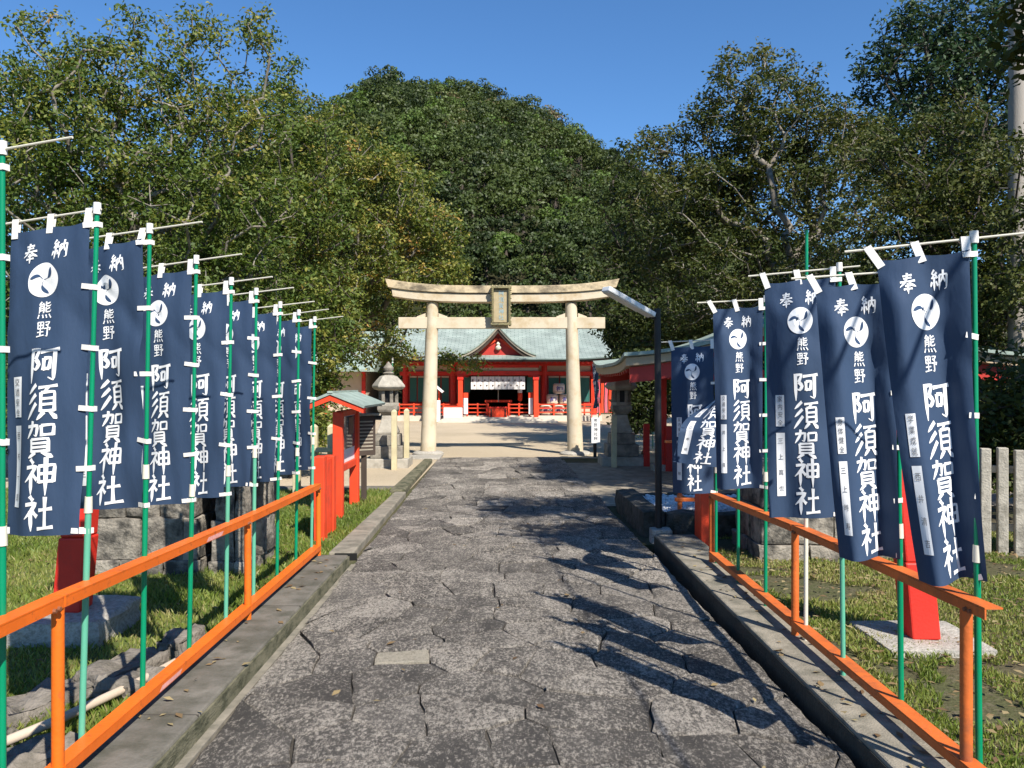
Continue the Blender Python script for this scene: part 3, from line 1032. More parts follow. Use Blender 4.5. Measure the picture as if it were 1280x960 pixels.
wood = link_mesh('hill_forest', np_mesh('hill_forest', np.concatenate(V_), quads=np.concatenate(Q_), tint=np.concatenate(T_)), m_leaf_h)
tag(wood, 'dense dark green forest covering the hill behind the shrine', 'forest', kind='stuff')
tk = np.array(TV)
v, q = tube_edges(tk - np.array([0, 0, 0.4]), tk + np.array([0, 0, 1.2]), np.full(len(tk), 0.2), np.full(len(tk), 0.1), 6)
o = link_mesh('forest_trunks', np_mesh('forest_trunks', v, quads=q), m_bark2, wood)
o['kind'] = 'stuff'

# ================================================================ BRUSH LETTERING
# strokes on a 0..100 square, y downwards; a trailing letter gives the brush: b blunt, t tapering, s swelling sweep
GL = {
    '奉': (10.5, ['25,16 75,13 b', '28,29 72,26 b', '9,45 91,41 b', '50,2 47,28 34,48 6,68 t', '54,42 70,58 96,68 s', '35,64 66,62 b', '26,79 75,76 b', '50,52 50,100 t']),
    '納': (9.5, ['25,2 11,20 25,27 b', '38,14 9,43 37,38 b', '32,27 41,42 b', '24,42 24,98 t', '12,58 5,80 t', '34,56 43,76 b', '52,28 52,96 t', '52,28 90,25 90,88 79,92 t', '71,4 70,36 57,64 t', '71,40 83,60 b']),
    '熊': (8.5, ['28,0 11,19 42,16 b', '36,8 46,22 b', '16,29 16,54 11,70 t', '16,29 43,27 42,66 34,66 t', '17,41 42,40 b', '17,53 42,52 b', '84,6 58,15 t', '58,0 58,27 86,26 90,17 t', '84,37 58,46 t', '58,33 58,61 88,60 92,49 t', '14,76 6,98 b', '36,77 41,96 b', '58,77 65,96 b', '80,75 95,98 b']),
    '野': (8.5, ['8,8 10,47 b', '8,8 46,6 44,46 b', '10,27 44,25 b', '10,46 44,45 b', '27,8 27,88 b', '7,67 48,64 b', '2,92 52,84 b', '58,9 90,7 74,27 b', '62,22 80,37 b', '53,46 96,42 87,57 b', '75,45 75,94 61,88 t']),
    '阿': (11.5, ['11,4 12,100 t', '12,8 37,6 24,33 b', '24,33 39,48 27,64 18,58 t', '41,14 100,9 b', '53,33 54,64 b', '53,33 74,31 71,62 b', '54,62 71,61 b', '87,11 87,95 70,86 t']),
    '須': (9.5, ['35,2 6,27 t', '37,29 6,56 t', '39,54 2,98 t', '45,11 100,7 b', '73,10 64,25 b', '54,25 55,77 b', '54,25 93,23 92,77 b', '55,42 92,41 b', '55,58 92,57 b', '55,76 92,75 b', '65,79 44,100 t', '80,79 100,99 s']),
    '賀': (9.0, ['6,15 47,12 42,43 33,38 t', '28,0 26,20 5,48 t', '58,13 60,42 b', '58,13 92,11 89,41 b', '60,39 89,38 b', '23,51 24,86 b', '23,51 78,49 77,86 b', '24,62 77,61 b', '24,73 77,72 b', '24,84 77,83 b', '40,87 12,102 t', '60,87 90,102 s']),
    '神': (10.5, ['21,2 33,15 b', '7,26 43,22 24,46 2,66 t', '24,44 24,100 t', '31,46 46,60 b', '52,23 53,68 b', '52,23 96,20 94,68 b', '53,44 94,43 b', '53,66 94,65 b', '73,0 74,104 t']),
    '社': (11.0, ['21,2 33,15 b', '7,26 43,22 24,46 2,66 t', '24,44 24,100 t', '31,46 46,60 b', '53,42 96,38 b', '74,6 74,92 b', '46,94 102,89 b']),
}


def brush(pts, w, kind, jit):
    """outline strips of one brush stroke: returns (verts2d, faces)"""
    P_ = [Vector(p) for p in pts]
    S_ = []
    for i in range(len(P_) - 1):
        n = max(2, int((P_[i + 1] - P_[i]).length / 7))
        for k in range(n):
            S_.append(P_[i].lerp(P_[i + 1], k / n))
    S_.append(P_[-1])
    for _ in range(1):                                         # round the corners a little
        S_ = [S_[0]] + [(S_[i - 1] + S_[i] * 4 + S_[i + 1]) / 6 for i in range(1, len(S_) - 1)] + [S_[-1]]
    n = len(S_)
    v, f = [], []
    for i, p in enumerate(S_):
        d = (S_[min(n - 1, i + 1)] - S_[max(0, i - 1)]).normalized()
        s = Vector((-d.y, d.x))
        t = i / (n - 1)
        if kind == 't': k = 1.12 - 0.06 * t if t < 0.6 else 1.08 - 0.85 * ((t - 0.6) / 0.4) ** 1.3
        elif kind == 's': k = 0.55 + 0.85 * min(1, t / 0.7) if t < 0.75 else 1.4 - 1.15 * (t - 0.75) / 0.25
        else: k = 1.12 - 0.30 * math.sin(math.pi * t)
        hw = w * 0.5 * k * (0.86 if abs(d.x) > 0.9 else 1.06)
        sk = 0.30 * w * (0.5 if i in (0, n - 1) else 0)          # slanted brush ends
        v.append(p + s * hw + d * sk * (-1 if i == 0 else 1) * 0.6)
        v.append(p - s * hw)
        if i: f.append((2 * i - 2, 2 * i - 1, 2 * i + 1, 2 * i))
    return v, f


GLYPH = {}
for ch, (w, st) in GL.items():
    out = []
    for s in st:
        parts = s.split()
        out.append(brush([tuple(map(float, p.split(','))) for p in parts[:-1]], w, parts[-1], 0))
    GLYPH[ch] = out


def font_char(ch, cache={}):
    """small printed characters: outlines of the built-in font, 0..1 square"""
    if ch in cache: return cache[ch]
    cu = bpy.data.curves.new('t', 'FONT')
    cu.body = ch
    cu.resolution_u = 2
    ob = bpy.data.objects.new('t', cu)
    col.objects.link(ob)
    me = bpy.data.meshes.new_from_object(ob.evaluated_get(bpy.context.evaluated_depsgraph_get()))
    vs_ = [(v.co.x, v.co.y) for v in me.vertices]
    fs_ = [tuple(p.vertices) for p in me.polygons]
    bpy.data.objects.remove(ob); bpy.data.curves.remove(cu); bpy.data.meshes.remove(me)
    if vs_:
        x0 = min(v[0] for v in vs_); x1 = max(v[0] for v in vs_); y0 = min(v[1] for v in vs_); y1 = max(v[1] for v in vs_)
        k = 1 / max(x1 - x0, y1 - y0, 1e-6)
        vs_ = [((x - (x0 + x1) / 2) * k + 0.5, 0.5 - (y - (y0 + y1) / 2) * k) for (x, y) in vs_]
    cache[ch] = (vs_, fs_)
    return cache[ch]


# ================================================================ BANNERS
BW, BH = 0.43, 1.36                                           # the drawing's cloth; the real one is a little smaller
CW, CH = 0.396, 1.25
m_cloth = M('navy_cloth', (0.033, 0.061, 0.118), 0.75, 0.10, 2.5, 0.35, 11, spec=0.3, trans=0.12, stretch=(1, 1, 0.45))
m_print = M('white_print', (0.80, 0.80, 0.80), 0.8, 0.05, 9, 0.05, 300, spec=0.2)
m_strip = M('name_strip', (0.72, 0.72, 0.72), 0.8, 0.06, 5, 0.05, 300, spec=0.2)
m_ink = M('grey_ink', (0.16, 0.16, 0.17), 0.8, 0.1, 20, 0, spec=0.2)
m_navy_print = M('navy_print', (0.035, 0.066, 0.132), 0.8, 0.06, 9, 0, spec=0.2)
m_green = M('green_pole_sheath', (0.0, 0.21, 0.095), 0.35, 0.10, 3, 0.02, 40)
m_mint = M('faded_green_sheath', (0.10, 0.36, 0.235), 0.4, 0.10, 3, 0.02, 40)
m_cream = M('cream_plastic', (0.62, 0.58, 0.47), 0.45, 0.06, 8, 0.02, 40)
m_tie = M('white_ribbon', (0.74, 0.71, 0.66), 0.75, 0.06, 20, 0.1, 200)


def make_banner(name, label, group, base, top, th0, th1, strips, droop=0.07, ripple=1.0, stub=0.22, joint=0.52, mint=(0, 0.0), seed=0,
                W=CW, H=CH, lift=0.0, sq=(0.985, 0.96), swing=0.0, curl=1, cloth=True, fold=False, detail=True, twist=0.0):
    """feather banner: telescopic pole, crossbar in the cap, cloth tied to the pole along one edge"""
    r_ = random.Random(seed)
    base, top = Vector(base), Vector(top)
    rt = thing(name, base, label, 'banner', group)
    ax = top - base
    L_ = ax.length
    at = lambda h: base + ax * (h / ax.z)                      # point of the pole at height h above its foot
    hj = ax.z * joint
    mb = MB().cyl(at(0), at(hj), 0.0125, 0.0125, 12)
    pole = mb.build('pole', m_mint if mint[0] == 1 else (m_cream if mint[0] == 2 else m_green), rt, smooth=True)
    MB().cyl(at(hj), at(ax.z - 0.01), 0.0100, 0.0095, 12).build('upper_pole', m_green, pole, smooth=True)
    MB().cyl(at(hj - 0.035), at(hj + 0.03), 0.0165, 0.0145, 12).build('joint_collar', m_cream, pole, smooth=True)
    if not cloth:
        return rt
    MB().cyl(at(ax.z - 0.03), at(ax.z + 0.016), 0.0155, 0.0150, 12).build('cap', m_tie, rt, smooth=True)
    hb = ax.z - 0.012
    d0 = Vector((-math.cos(th0), math.sin(th0), -droop / W * 1.0))
    pb = at(hb)
    MB().cyl(pb + d0 * (W + 0.06), pb - d0 * stub, 0.0052, 0.0045, 8).build('crossbar', m_cream, rt, smooth=True)
    ht = hb - 0.045
    ph = [r_.uniform(0, 6.28) for _ in range(6)]

    def surf(u, v):
        """u from the pole edge to the free edge, v from top to hem"""
        h = ht - v * H
        th = (th0 + (th1 - th0) * (v ** 1.3) if not fold else th0 + (th1 - th0) * min(1, max(0, (v - 0.5) / 0.2))) + twist * math.sin(v * 5 + ph[5]) * 0.12
        d = Vector((-math.cos(th), math.sin(th), 0))
        nrm = Vector((-math.sin(th), -math.cos(th), 0))
        sv = sq[0] + (sq[1] - sq[0]) * v
        p = at(h) + d * (0.020 - swing * v * v + u * W * sv)
        p.z -= u * (droop * (1 - 0.25 * v) - lift * v * v)
        a = (0.006 + 0.026 * v) * ripple
        w = a * (math.sin(u * 5.2 + v * 3.1 + ph[0]) + 0.55 * math.sin(u * 9.5 - v * 6.3 + ph[1])) * (0.25 + 0.75 * u)
        w += 0.006 * ripple * math.sin(v * 15 + ph[2]) * (1 - u) + 0.0025 * math.sin(u * 21 + v * 8 + ph[3])
        w += 0.007 * ripple * math.exp(-((u * 1.4 - v * 4.2 + 0.1 * math.sin(ph[4])) / 0.16) ** 2) - 0.006 * ripple * math.exp(-(((1 - u) * 1.2 - v * 3.4) / 0.14) ** 2)
        bl = W * math.sqrt(max(0, 1 - sv * sv)) * (0.30 * math.sin(math.pi * u) if curl == 1 else 0.19 * math.sin(2 * math.pi * u + 0.5 * v + 2.9) * min(1, u * 4))
        w += bl * min(1, v * 6 + 0.15)
        # sag between the ribbons along the top
        p.z -= 0.008 * abs(math.sin(u * math.pi * 2)) * max(0, 1 - v * 14)
        if fold:                                               # lower part blown sideways
            q = max(0.0, v - 0.55) / 0.45
            p += Vector((-0.10 * q, -0.02 * q, 0.10 * q * q + 0.05 * q * u))
        return p + nrm * (0.012 + (0.012 if swing else 0) + w), nrm

    nu, nv = 20, 52
    mb = MB()
    for side in (0, 1):
        b = len(mb.v)
        for i in range(nu + 1):
            for j in range(nv + 1):
                p, nr = surf(i / nu, j / nv)
                mb.v.append(tuple(p - nr * (0.0012 * side)))
        for i in range(nu):
            for j in range(nv):
                a = b + i * (nv + 1) + j
                q = (a, a + nv + 1, a + nv + 2, a + 1)
                mb.f.append(q if side == 0 else q[::-1])
    cl = mb.build('cloth', m_cloth, rt, fixn=False)
    cl.data.polygons.foreach_set('use_smooth', np.ones(len(cl.data.polygons), bool))

    def lay(nm, shapes, mat, lift):
        """shapes: list of (verts in cloth metres (x from left, y from top), faces), laid on the cloth"""
        m_ = MB()
        for k, (vs_, fs_) in enumerate(shapes):
            out = []
            for (x, y) in vs_:
                u = 1 - min(max(x / W, 0.002), 0.998)
                p, nr = surf(u, min(max(y / H, 0.002), 0.998))
                out.append(p + nr * (lift + 0.00012 * k))
            m_.add(out, fs_)
        return m_.build(nm, mat, cl, fixn=False)

    def glyph(ch, cx, cy_, w, h):
        lay('painted_character', [([(cx + (p.x / 100 - 0.5) * w, cy_ + (p.y / 100 - 0.5) * h) for p in vs_], fs_) for (vs_, fs_) in GLYPH[ch]], m_print, 0.0020)

    s = W / BW
    cen = 0.5 * W
    glyph('奉', cen - 0.082 * s, 0.112 * s, 0.088 * s, 0.092 * s)
    glyph('納', cen + 0.075 * s, 0.108 * s, 0.088 * s, 0.092 * s)
    # round comma crest
    ey = 0.238 * s; er = 0.076 * s
    ring = [(cen + er * math.cos(2 * math.pi * k / 40), ey + er * math.sin(2 * math.pi * k / 40)) for k in range(40)]
    rings = [ring, [(cen + (x - cen) * 0.5, ey + (y - ey) * 0.5) for (x, y) in ring], [(cen, ey)]]
    fs_ = [(k, (k + 1) % 40, 40 + (k + 1) % 40, 40 + k) for k in range(40)] + [(40 + k, 40 + (k + 1) % 40, 80) for k in range(40)]
    crest = lay('crest', [(rings[0] + rings[1] + rings[2], fs_)], m_print, 0.0018)
    shp = []
    for k in range(3):
        a0 = math.radians(112 + 120 * k)
        vs_, ff = [], []
        n = 16
        for i in range(n + 1):
            t = i / n
            r0 = er * (0.05 + 0.83 * t)
            an = a0 - 0.75 * t ** 1.6
            q = max(0.0, (t - 0.30) / 0.70)
            hw = er * (0.020 + 0.135 * math.sin(math.pi * q ** 1.1) ** 0.9) * (1 if t < 1 else 0.1)
            c_ = Vector((cen + r0 * math.cos(an), ey + r0 * math.sin(an)))
            sd = Vector((-math.sin(an), math.cos(an)))
            vs_ += [c_ + sd * hw * 0.5, c_ - sd * hw * 1.4]
            if i: ff.append((2 * i - 2, 2 * i - 1, 2 * i + 1, 2 * i))
        shp.append(([(p.x, p.y) for p in vs_], ff))
    lay('crest_mark', shp, m_navy_print, 0.0030)
    cc = cen + 0.012 * s
    glyph('熊', cc, 0.372 * s, 0.072 * s, 0.074 * s)
    glyph('野', cc, 0.456 * s, 0.072 * s, 0.074 * s)
    for k, ch in enumerate('阿須賀神社'):
        glyph(ch, cc + 0.012 * s, (0.612 + 0.1615 * k) * s, 0.150 * s, 0.157 * s)
    # name strips sewn on the left
    sx = 0.082 * s
    for k, (y0, y1, tx) in enumerate(((0.655, 0.835, strips[0]), (0.872, 1.235, strips[1]))):
        vs_, ff = [], []
        n = 26
        for i in range(n + 1):
            y = (y0 + (y1 - y0) * i / n) * s
            for j in range(5):
                vs_.append((sx + (j / 4 - 0.5) * 0.054 * s, y))
                if i and j: ff.append((5 * i + j - 6, 5 * i + j - 5, 5 * i + j, 5 * i + j - 1))
        lay('name_strip', [(vs_, ff)], m_strip, 0.0021)
        if detail:
            for j, ch in enumerate(tx):
                vv_, f2 = font_char(ch)
                yy = (y0 + (y1 - y0) * (j + 0.5) / len(tx)) * s
                if vv_: lay('written_character', [([(sx + (a - 0.5) * 0.031 * s, yy + (b - 0.5) * 0.033 * s) for (a, b) in vv_], f2)], m_ink, 0.0042)
    # ribbons over the bar and round the pole
    for u in (0.03, 0.5, 0.95):
        p, nr = surf(u, 0.004)
        q = pb + d0 * (0.020 + u * W * (sq[0] * 0.3 + 0.7))
        mb = MB()
        t = Vector((-math.cos(th0), math.sin(th0), -droop / W)).normalized() * 0.017
        up = Vector((0, 0, 1))
        A, B = p - up * 0.022 + nr * 0.004, q + up * 0.009 + nr * 0.008
        mb.bar((A + B) / 2 - (B - A) * 0.5, (A + B) / 2 + (B - A) * 0.5, 0.003, 0.030, up=t.normalized())
        A2 = q + up * 0.009
        mb.bar(A2 + nr * 0.008, A2 - nr * 0.007, 0.030, 0.002)
        mb.bar(A2 - nr * 0.007, p - up * 0.02 - nr * 0.006, 0.002, 0.030, up=t.normalized())
        mb.build('hanging_loop', m_tie, rt)
    for k in range(5 + seed % 2):
        v = 0.012 + 0.975 * k / (4 + seed % 2)
        p, nr = surf(0.065, v)
        q = at(ht - v * H)
        mb = MB()
        e = q - (p - q).normalized() * 0.0125
        z_ = Vector((0, 0, r_.uniform(-0.012, 0.006) if k else 0.0))
        mb.bar(p + nr * 0.004, e + nr * 0.0135 + z_, 0.0018, 0.021, up=(0, 0, 1))
        mb.bar(e + nr * 0.0135 + z_, e - nr * 0.014 + z_, 0.0018, 0.021, up=(0, 0, 1))
        mb.bar(e - nr * 0.014 + z_, p - nr * 0.016, 0.0018, 0.021, up=(0, 0, 1))
        mb.build('side_ribbon', m_tie, rt)
    return rt


STR = [('家内安全', '米良孝志'), ('交通安全', '西村一郎'), ('商売繁盛', '山本正'), ('無病息災', '中村清'), ('家内安全', '田中進'), ('開運厄除', '前田実'), ('身体健全', '大石孝'), ('学業成就', '谷口博'), ('商売繁盛', '山口茂')]
left = [  # foot px x -> depth by the railing line, height of tip, top lean
    (2.77, -1.70, 2.40, 0.0, 'nearest on the left, only pole and bar in view'),
    (3.30, -1.71, 2.31, 0.065, 'at the left edge of the view, showing its whole front'),
    (3.83, -1.70, 2.33, 0.035, 'second from the left edge, lower half twisted'),
    (4.39, -1.70, 2.27, 0.04, 'third from the left edge, hem just above the stone blocks'),
    (4.96, -1.70, 2.226, 0.035, 'fourth from the left edge'),
    (5.50, -1.70, 2.225, 0.02, 'fifth from the left edge, above the middle railing post'),
    (6.06, -1.70, 2.19, 0.025, 'sixth from the left edge'),
    (6.60, -1.70, 2.18, 0.025, 'seventh from the left edge, last but one of its row'),
    (7.10, -1.695, 2.165, 0.03, 'last of the left row, next to the red panel')]
TH0 = [14, 15, 15, 17, 16, 16, 16, 22, 20]
TH1 = [12, 12, 26, 18, 20, 24, 36, 44, 46]
for k, (Yk, Xk, ht_, ln, lab) in enumerate(left):
    make_banner('banner', 'navy banner on green pole ' + lab, 'banners tied to the left railing', (Xk, Yk, 0.105), (Xk + ln, Yk, ht_), R(TH0[k]), R(TH1[k]), STR[k], droop=0.03,
                ripple=0.9 if k != 2 else 1.6, stub=0.28 if k not in (1,) else 0.02, joint=0.43 + 0.03 * (k % 3), mint=(1 if k in (1, 4, 5, 8) else 0, 0), seed=100 + k, detail=k < 6)
STRR = [('学業成就', '西井清吉'), ('身体健全', '三上時寿'), ('家内安全', '三上真也'), ('交通安全', '井上真'), ('開運厄除', '森本健'), ('家内安全', '岡田勝')]
right = [  # Y, X, tip height, lean, th0, th1, droop, label
    (3.13, 1.79, 2.165, -0.02, 18, 22, 0.025, 'nearest the camera on the right', 0),
    (3.72, 1.775, 2.12, -0.015, 15, 22, 0.015, 'second from the right edge, partly behind the nearest one', 1),
    (4.29, 1.745, 2.216, -0.02, 20, 16, 0.02, 'third from the right edge, hanging flat beside the bare pole', 2),
    (5.63, 1.76, 2.19, 0.0, 16, 22, 0.01, 'fourth from the right edge, beside the blown one', 3),
    (6.97, 1.76, 1.985, 0.0, 15, 18, 0.012, 'in dappled shade at the far end of the right railing', 5)]
for k, (Yk, Xk, ht_, ln, a0, a1, dr, lab, si) in enumerate(right):
    make_banner('banner', 'navy banner on green pole ' + lab, 'banners tied to the right railing', (Xk, Yk, 0.085), (Xk + ln, Yk, ht_), R(a0), R(a1), STRR[si], droop=dr,
                ripple=1.0, sq=((0.81, 0.58), (0.84, 0.64), (0.89, 0.86), (0.83, 0.76), (0.89, 0.87))[k], curl=(2, 2, 1, 2, 1)[k], swing=(0.05, 0.02, 0, 0, 0)[k], stub=0.32 if k == 0 else 0.10, joint=0.42, mint=(1 if k == 2 else 0, 0), seed=200 + k)
make_banner('banner', 'navy banner on the right with its lower half blown sideways, mostly behind another', 'banners tied to the right railing', (1.76, 6.30, 0.085), (1.76, 6.30, 2.17), R(78), R(12), STRR[4],
            droop=0.02, ripple=1.6, stub=0.1, joint=0.42, seed=230, fold=True)
make_banner('bare_banner_pole', 'tall bare green pole without a cloth standing among the right banners', None, (1.76, 4.87, 0.085), (1.765, 4.87, 2.52), 0, 0, ('', ''), cloth=False, joint=0.36, mint=(2, 0))
# three more standing far off by the gate and the shrine
make_banner('banner', 'small navy banner far off under the eave of the water pavilion', 'far banners', (3.62, 20.6, -0.02), (3.62, 20.6, 2.05), R(0), R(5), ('', ''), seed=240, detail=False, )
make_banner('banner', 'far blue banner on a thin pole just left of the pavilion eave tip', 'far banners', (2.58, 23.5, -0.02), (2.60, 23.5, 2.25), R(70), R(80), ('', ''), seed=241, detail=False, ripple=2.0)
make_banner('banner', 'far banner pole behind the left stone lantern, cloth turned edge on', 'far banners', (-2.55, 18.2, -0.02), (-2.55, 18.2, 2.15), R(80), R(84), ('', ''), seed=242, detail=False)

# ================================================================ RAILINGS
m_orange = M('orange_paint', (0.72, 0.135, 0.010), 0.45, 0.12, 4, 0.10, 50, c2=(0.30, 0.07, 0.02), spot_scale=22, spot_amt=-0.08)
m_verm = M('vermilion_paint', (0.60, 0.026, 0.014), 0.55, 0.14, 3, 0.10, 60, c2=(0.36, 0.03, 0.02), spot_scale=5, spot_amt=0.15)
m_verm_o = M('orange_vermilion', (0.70, 0.055, 0.014), 0.55, 0.14, 3, 0.10, 60, c2=(0.48, 0.05, 0.02), spot_scale=5, spot_amt=0.15)
m_bolt = M('rusty_bolt', (0.20, 0.07, 0.03), 0.7, 0.2, 60, 0.2, 200)
m_rust = M('worn_orange', (0.56, 0.125, 0.022), 0.55, 0.16, 5, 0.12, 60, c2=(0.30, 0.085, 0.03), spot_scale=7, spot_amt=0.25)
m_primer = M('pink_primer', (0.72, 0.33, 0.28), 0.6, 0.2, 30, 0.05, 80)


def railing(name, label, X, posts, yend, z0, out, mat, hol, patches=()):
    """angle-iron rails with holes for the banner poles, round posts"""
    rt = thing(name, (X, posts[0][0], z0), label, 'railing', 'orange railings')
    Y0, Y1 = posts[0][0], posts[-1][0]
    zt = lambda y: np.interp(y, [p[0] for p in posts], [p[1] for p in posts])
    for (y, h) in posts:
        p = MB().cyl((X, y, z0 - 0.02), (X, y, h + 0.002), 0.0225, 0.0225, 16)
        po = p.build('post', mat, rt, smooth=True, bevel=0.006)
        for dz in (-0.03,):
            for dy in (-0.045, -0.075):
                MB().cyl((X - out * 0.026, y + dy, h + dz), (X - out * 0.036, y + dy, h + dz), 0.010, 0.008, 8).build('bolt', m_bolt, po)
    segs = [yend[0]] + [p[0] for p in posts[1:-1]] + [yend[1]]
    for top in (True, False):
        for a, b in zip(segs[:-1], segs[1:]):
            za = zt(a) if top else z0 + 0.085
            zb_ = zt(b) if top else z0 + 0.085
            g = 0.004
            A = Vector((X + out * 0.002, a + g, za)); B = Vector((X + out * 0.002, b - g, zb_))
            r_ = MB()
            # vertical flange towards the path, flat flange outwards
            xv0, xv1 = X - out * 0.026, X - out * 0.020
            r_.add([(xv0, a + g, za - 0.036), (xv1, a + g, za - 0.036), (xv1, a + g, za), (xv0, a + g, za),
                    (xv0, b - g, zb_ - 0.036), (xv1, b - g, zb_ - 0.036), (xv1, b - g, zb_), (xv0, b - g, zb_)],
                   [(0, 1, 2, 3), (7, 6, 5, 4), (0, 4, 5, 1), (1, 5, 6, 2), (2, 6, 7, 3), (3, 7, 4, 0)])
            xf0, xf1 = xv0, X + out * 0.040
            zs = 0.0015
            r_.add([(xf0, a + g, za + zs), (xf1, a + g, za + zs), (xf1, a + g, za + zs + 0.006), (xf0, a + g, za + zs + 0.006),
                    (xf0, b - g, zb_ + zs), (xf1, b - g, zb_ + zs), (xf1, b - g, zb_ + zs + 0.006), (xf0, b - g, zb_ + zs + 0.006)],
                   [(0, 1, 2, 3), (7, 6, 5, 4), (0, 4, 5, 1), (1, 5, 6, 2), (2, 6, 7, 3), (3, 7, 4, 0)])
            rail = r_.build('top_rail' if top else 'lower_rail', mat, rt)
            for (py, tp) in patches:
                if tp == top and a < py < b:
                    zz = np.interp(py, [a, b], [za, zb_])
                    z2 = np.interp(py + 0.24, [a, b], [za, zb_])
                    xx = xv0 - out * 0.0012
                    MB().add([(xx, py, zz - 0.032), (xx, py + 0.24, z2 - 0.032), (xx, py + 0.27, z2 - 0.010), (xx, py + 0.03, zz - 0.010)], [(0, 1, 2, 3)]).build('primer_patch', m_primer, rail, fixn=False)
    return rt


railing('railing', 'orange railing along the left kerb carrying the banner poles', -1.655, [(-0.4, 0.86), (3.03, 0.815), (5.24, 0.755), (7.19, 0.725)], (-0.4, 7.19), 0.105, -1, m_orange, None,
        ((4.45, True), (3.85, False)))
railing('railing', 'orange railing along the right kerb, worn brown at its far end', 1.735, [(3.12, 0.79), (4.98, 0.745), (7.02, 0.672)], (2.95, 7.02), 0.085, 1, m_rust, None)


# ================================================================ RED POSTS OF THE OLD GATE
m_rstone = M('pale_granite', (0.40, 0.37, 0.32), 0.9, 0.2, 9, 0.6, 70, c2=(0.24, 0.22, 0.18), spot_scale=40, spot_amt=0.5)
m_copper = M('copper_cap', (0.20, 0.36, 0.29), 0.7, 0.2, 6, 0.2, 30)
m_yellow = M('yellow_paint', (0.75, 0.45, 0.02), 0.5, 0.1, 6, 0.05, 40)
m_black = M('black_paint', (0.012, 0.011, 0.011), 0.5, 0.2, 6, 0.05, 40)


def gate_post(X, Y, s, label):
    rt = thing('red_gate_post', (X, Y, -0.03), label, 'post', 'red posts of the old gate')
    lean = -s * 0.15
    zg = 0.135 if s < 0 else 0.01
    b, t, H = 0.086, 0.074, 1.62

    def sq(z0, z1, r0, r1, nm, mat, bev=0.012):
        f0, f1 = z0 / H, z1 / H
        m = MB()
        v = []
        for z_, r_, f_ in ((z0, r0, f0), (z1, r1, f1)):
            for (i, j) in ((-1, -1), (1, -1), (1, 1), (-1, 1)):
                v.append((X + lean * f_ + i * r_, Y + j * r_, z_ + zg))
        m.add(v, [(3, 2, 1, 0), (4, 5, 6, 7), (0, 1, 5, 4), (1, 2, 6, 5), (2, 3, 7, 6), (3, 0, 4, 7)])
        return m.build(nm, mat, rt, bevel=bev)
    sq(0.0, 0.48, b + 0.004, b + 0.003, 'foot_sleeve', m_verm)
    sq(0.48, 1.45, b - 0.003, t, 'shaft', m_verm)
    cap = sq(1.45, 1.47, t + 0.04, t + 0.04, 'cap', m_copper, 0.003)
    sq(1.47, 1.56, t + 0.035, 0.02, 'cap_roof', m_copper, 0.003)
    zt = 1.36
    xc = X + lean * 0.75
    tie = MB().box(xc - 0.19, xc + 0.19, Y - 0.035, Y + 0.035, zt - 0.05, zt + 0.05).build('tenon', m_verm_o, rt, bevel=0.006)
    for q in (-1, 1):
        MB().box(xc + q * 0.1935 - 0.003, xc + q * 0.1935 + 0.003, Y - 0.032, Y + 0.032, zt - 0.046, zt + 0.046).build('tenon_end', m_yellow if s < 0 else m_verm_o, tie)
    rough_block(X - 0.32, X + 0.32, Y - 0.30, Y + 0.32, -0.14, zg + 0.006, 0.03 if s < 0 else 0.012, 3, int(X * 10) + 77).build('footing_stone', m_rstone, rt, smooth=True)


gate_post(-2.83, 5.35, -1, 'square red post on a pale footing stone behind the left banners')
gate_post(2.60, 5.20, 1, 'square red post on a pale footing behind the nearest right banner')


def low_panel(X, Y0, Y1, H, label):
    rt = thing('red_screen', (X, Y0, -0.03), label, 'screen', 'low red screens')
    for (a, b, h) in ((Y0, Y0 + 0.16, H), (Y1 - 0.14, Y1, H - 0.03)):
        MB().box(X - 0.055, X + 0.055, a, b, -0.06, h).build('post', m_verm_o, rt, bevel=0.008)
    n = 3
    for k in range(n):
        a = Y0 + 0.162 + (Y1 - Y0 - 0.304) * k / n
        b = Y0 + 0.162 + (Y1 - Y0 - 0.304) * (k + 1) / n - 0.004
        MB().box(X - 0.035 + 0.002 * k, X + 0.035 + 0.002 * k, a, b, 0.0, H - 0.05).build('board', m_verm_o, rt, bevel=0.004)


low_panel(-1.95, 8.5, 9.1, 0.85, 'low red screen standing in the grass next to the last left railing post')
low_panel(1.93, 8.0, 8.28, 0.80, 'short red wooden screen below the shaded banner on the right')

# ================================================================ STONE BLOCK PEDESTALS
m_block = M('weathered_block', (0.29, 0.255, 0.205), 0.95, 0.25, 7, 0.8, 40, c2=(0.055, 0.05, 0.042), spot_scale=6, spot_amt=0.7, objvar=0.2)


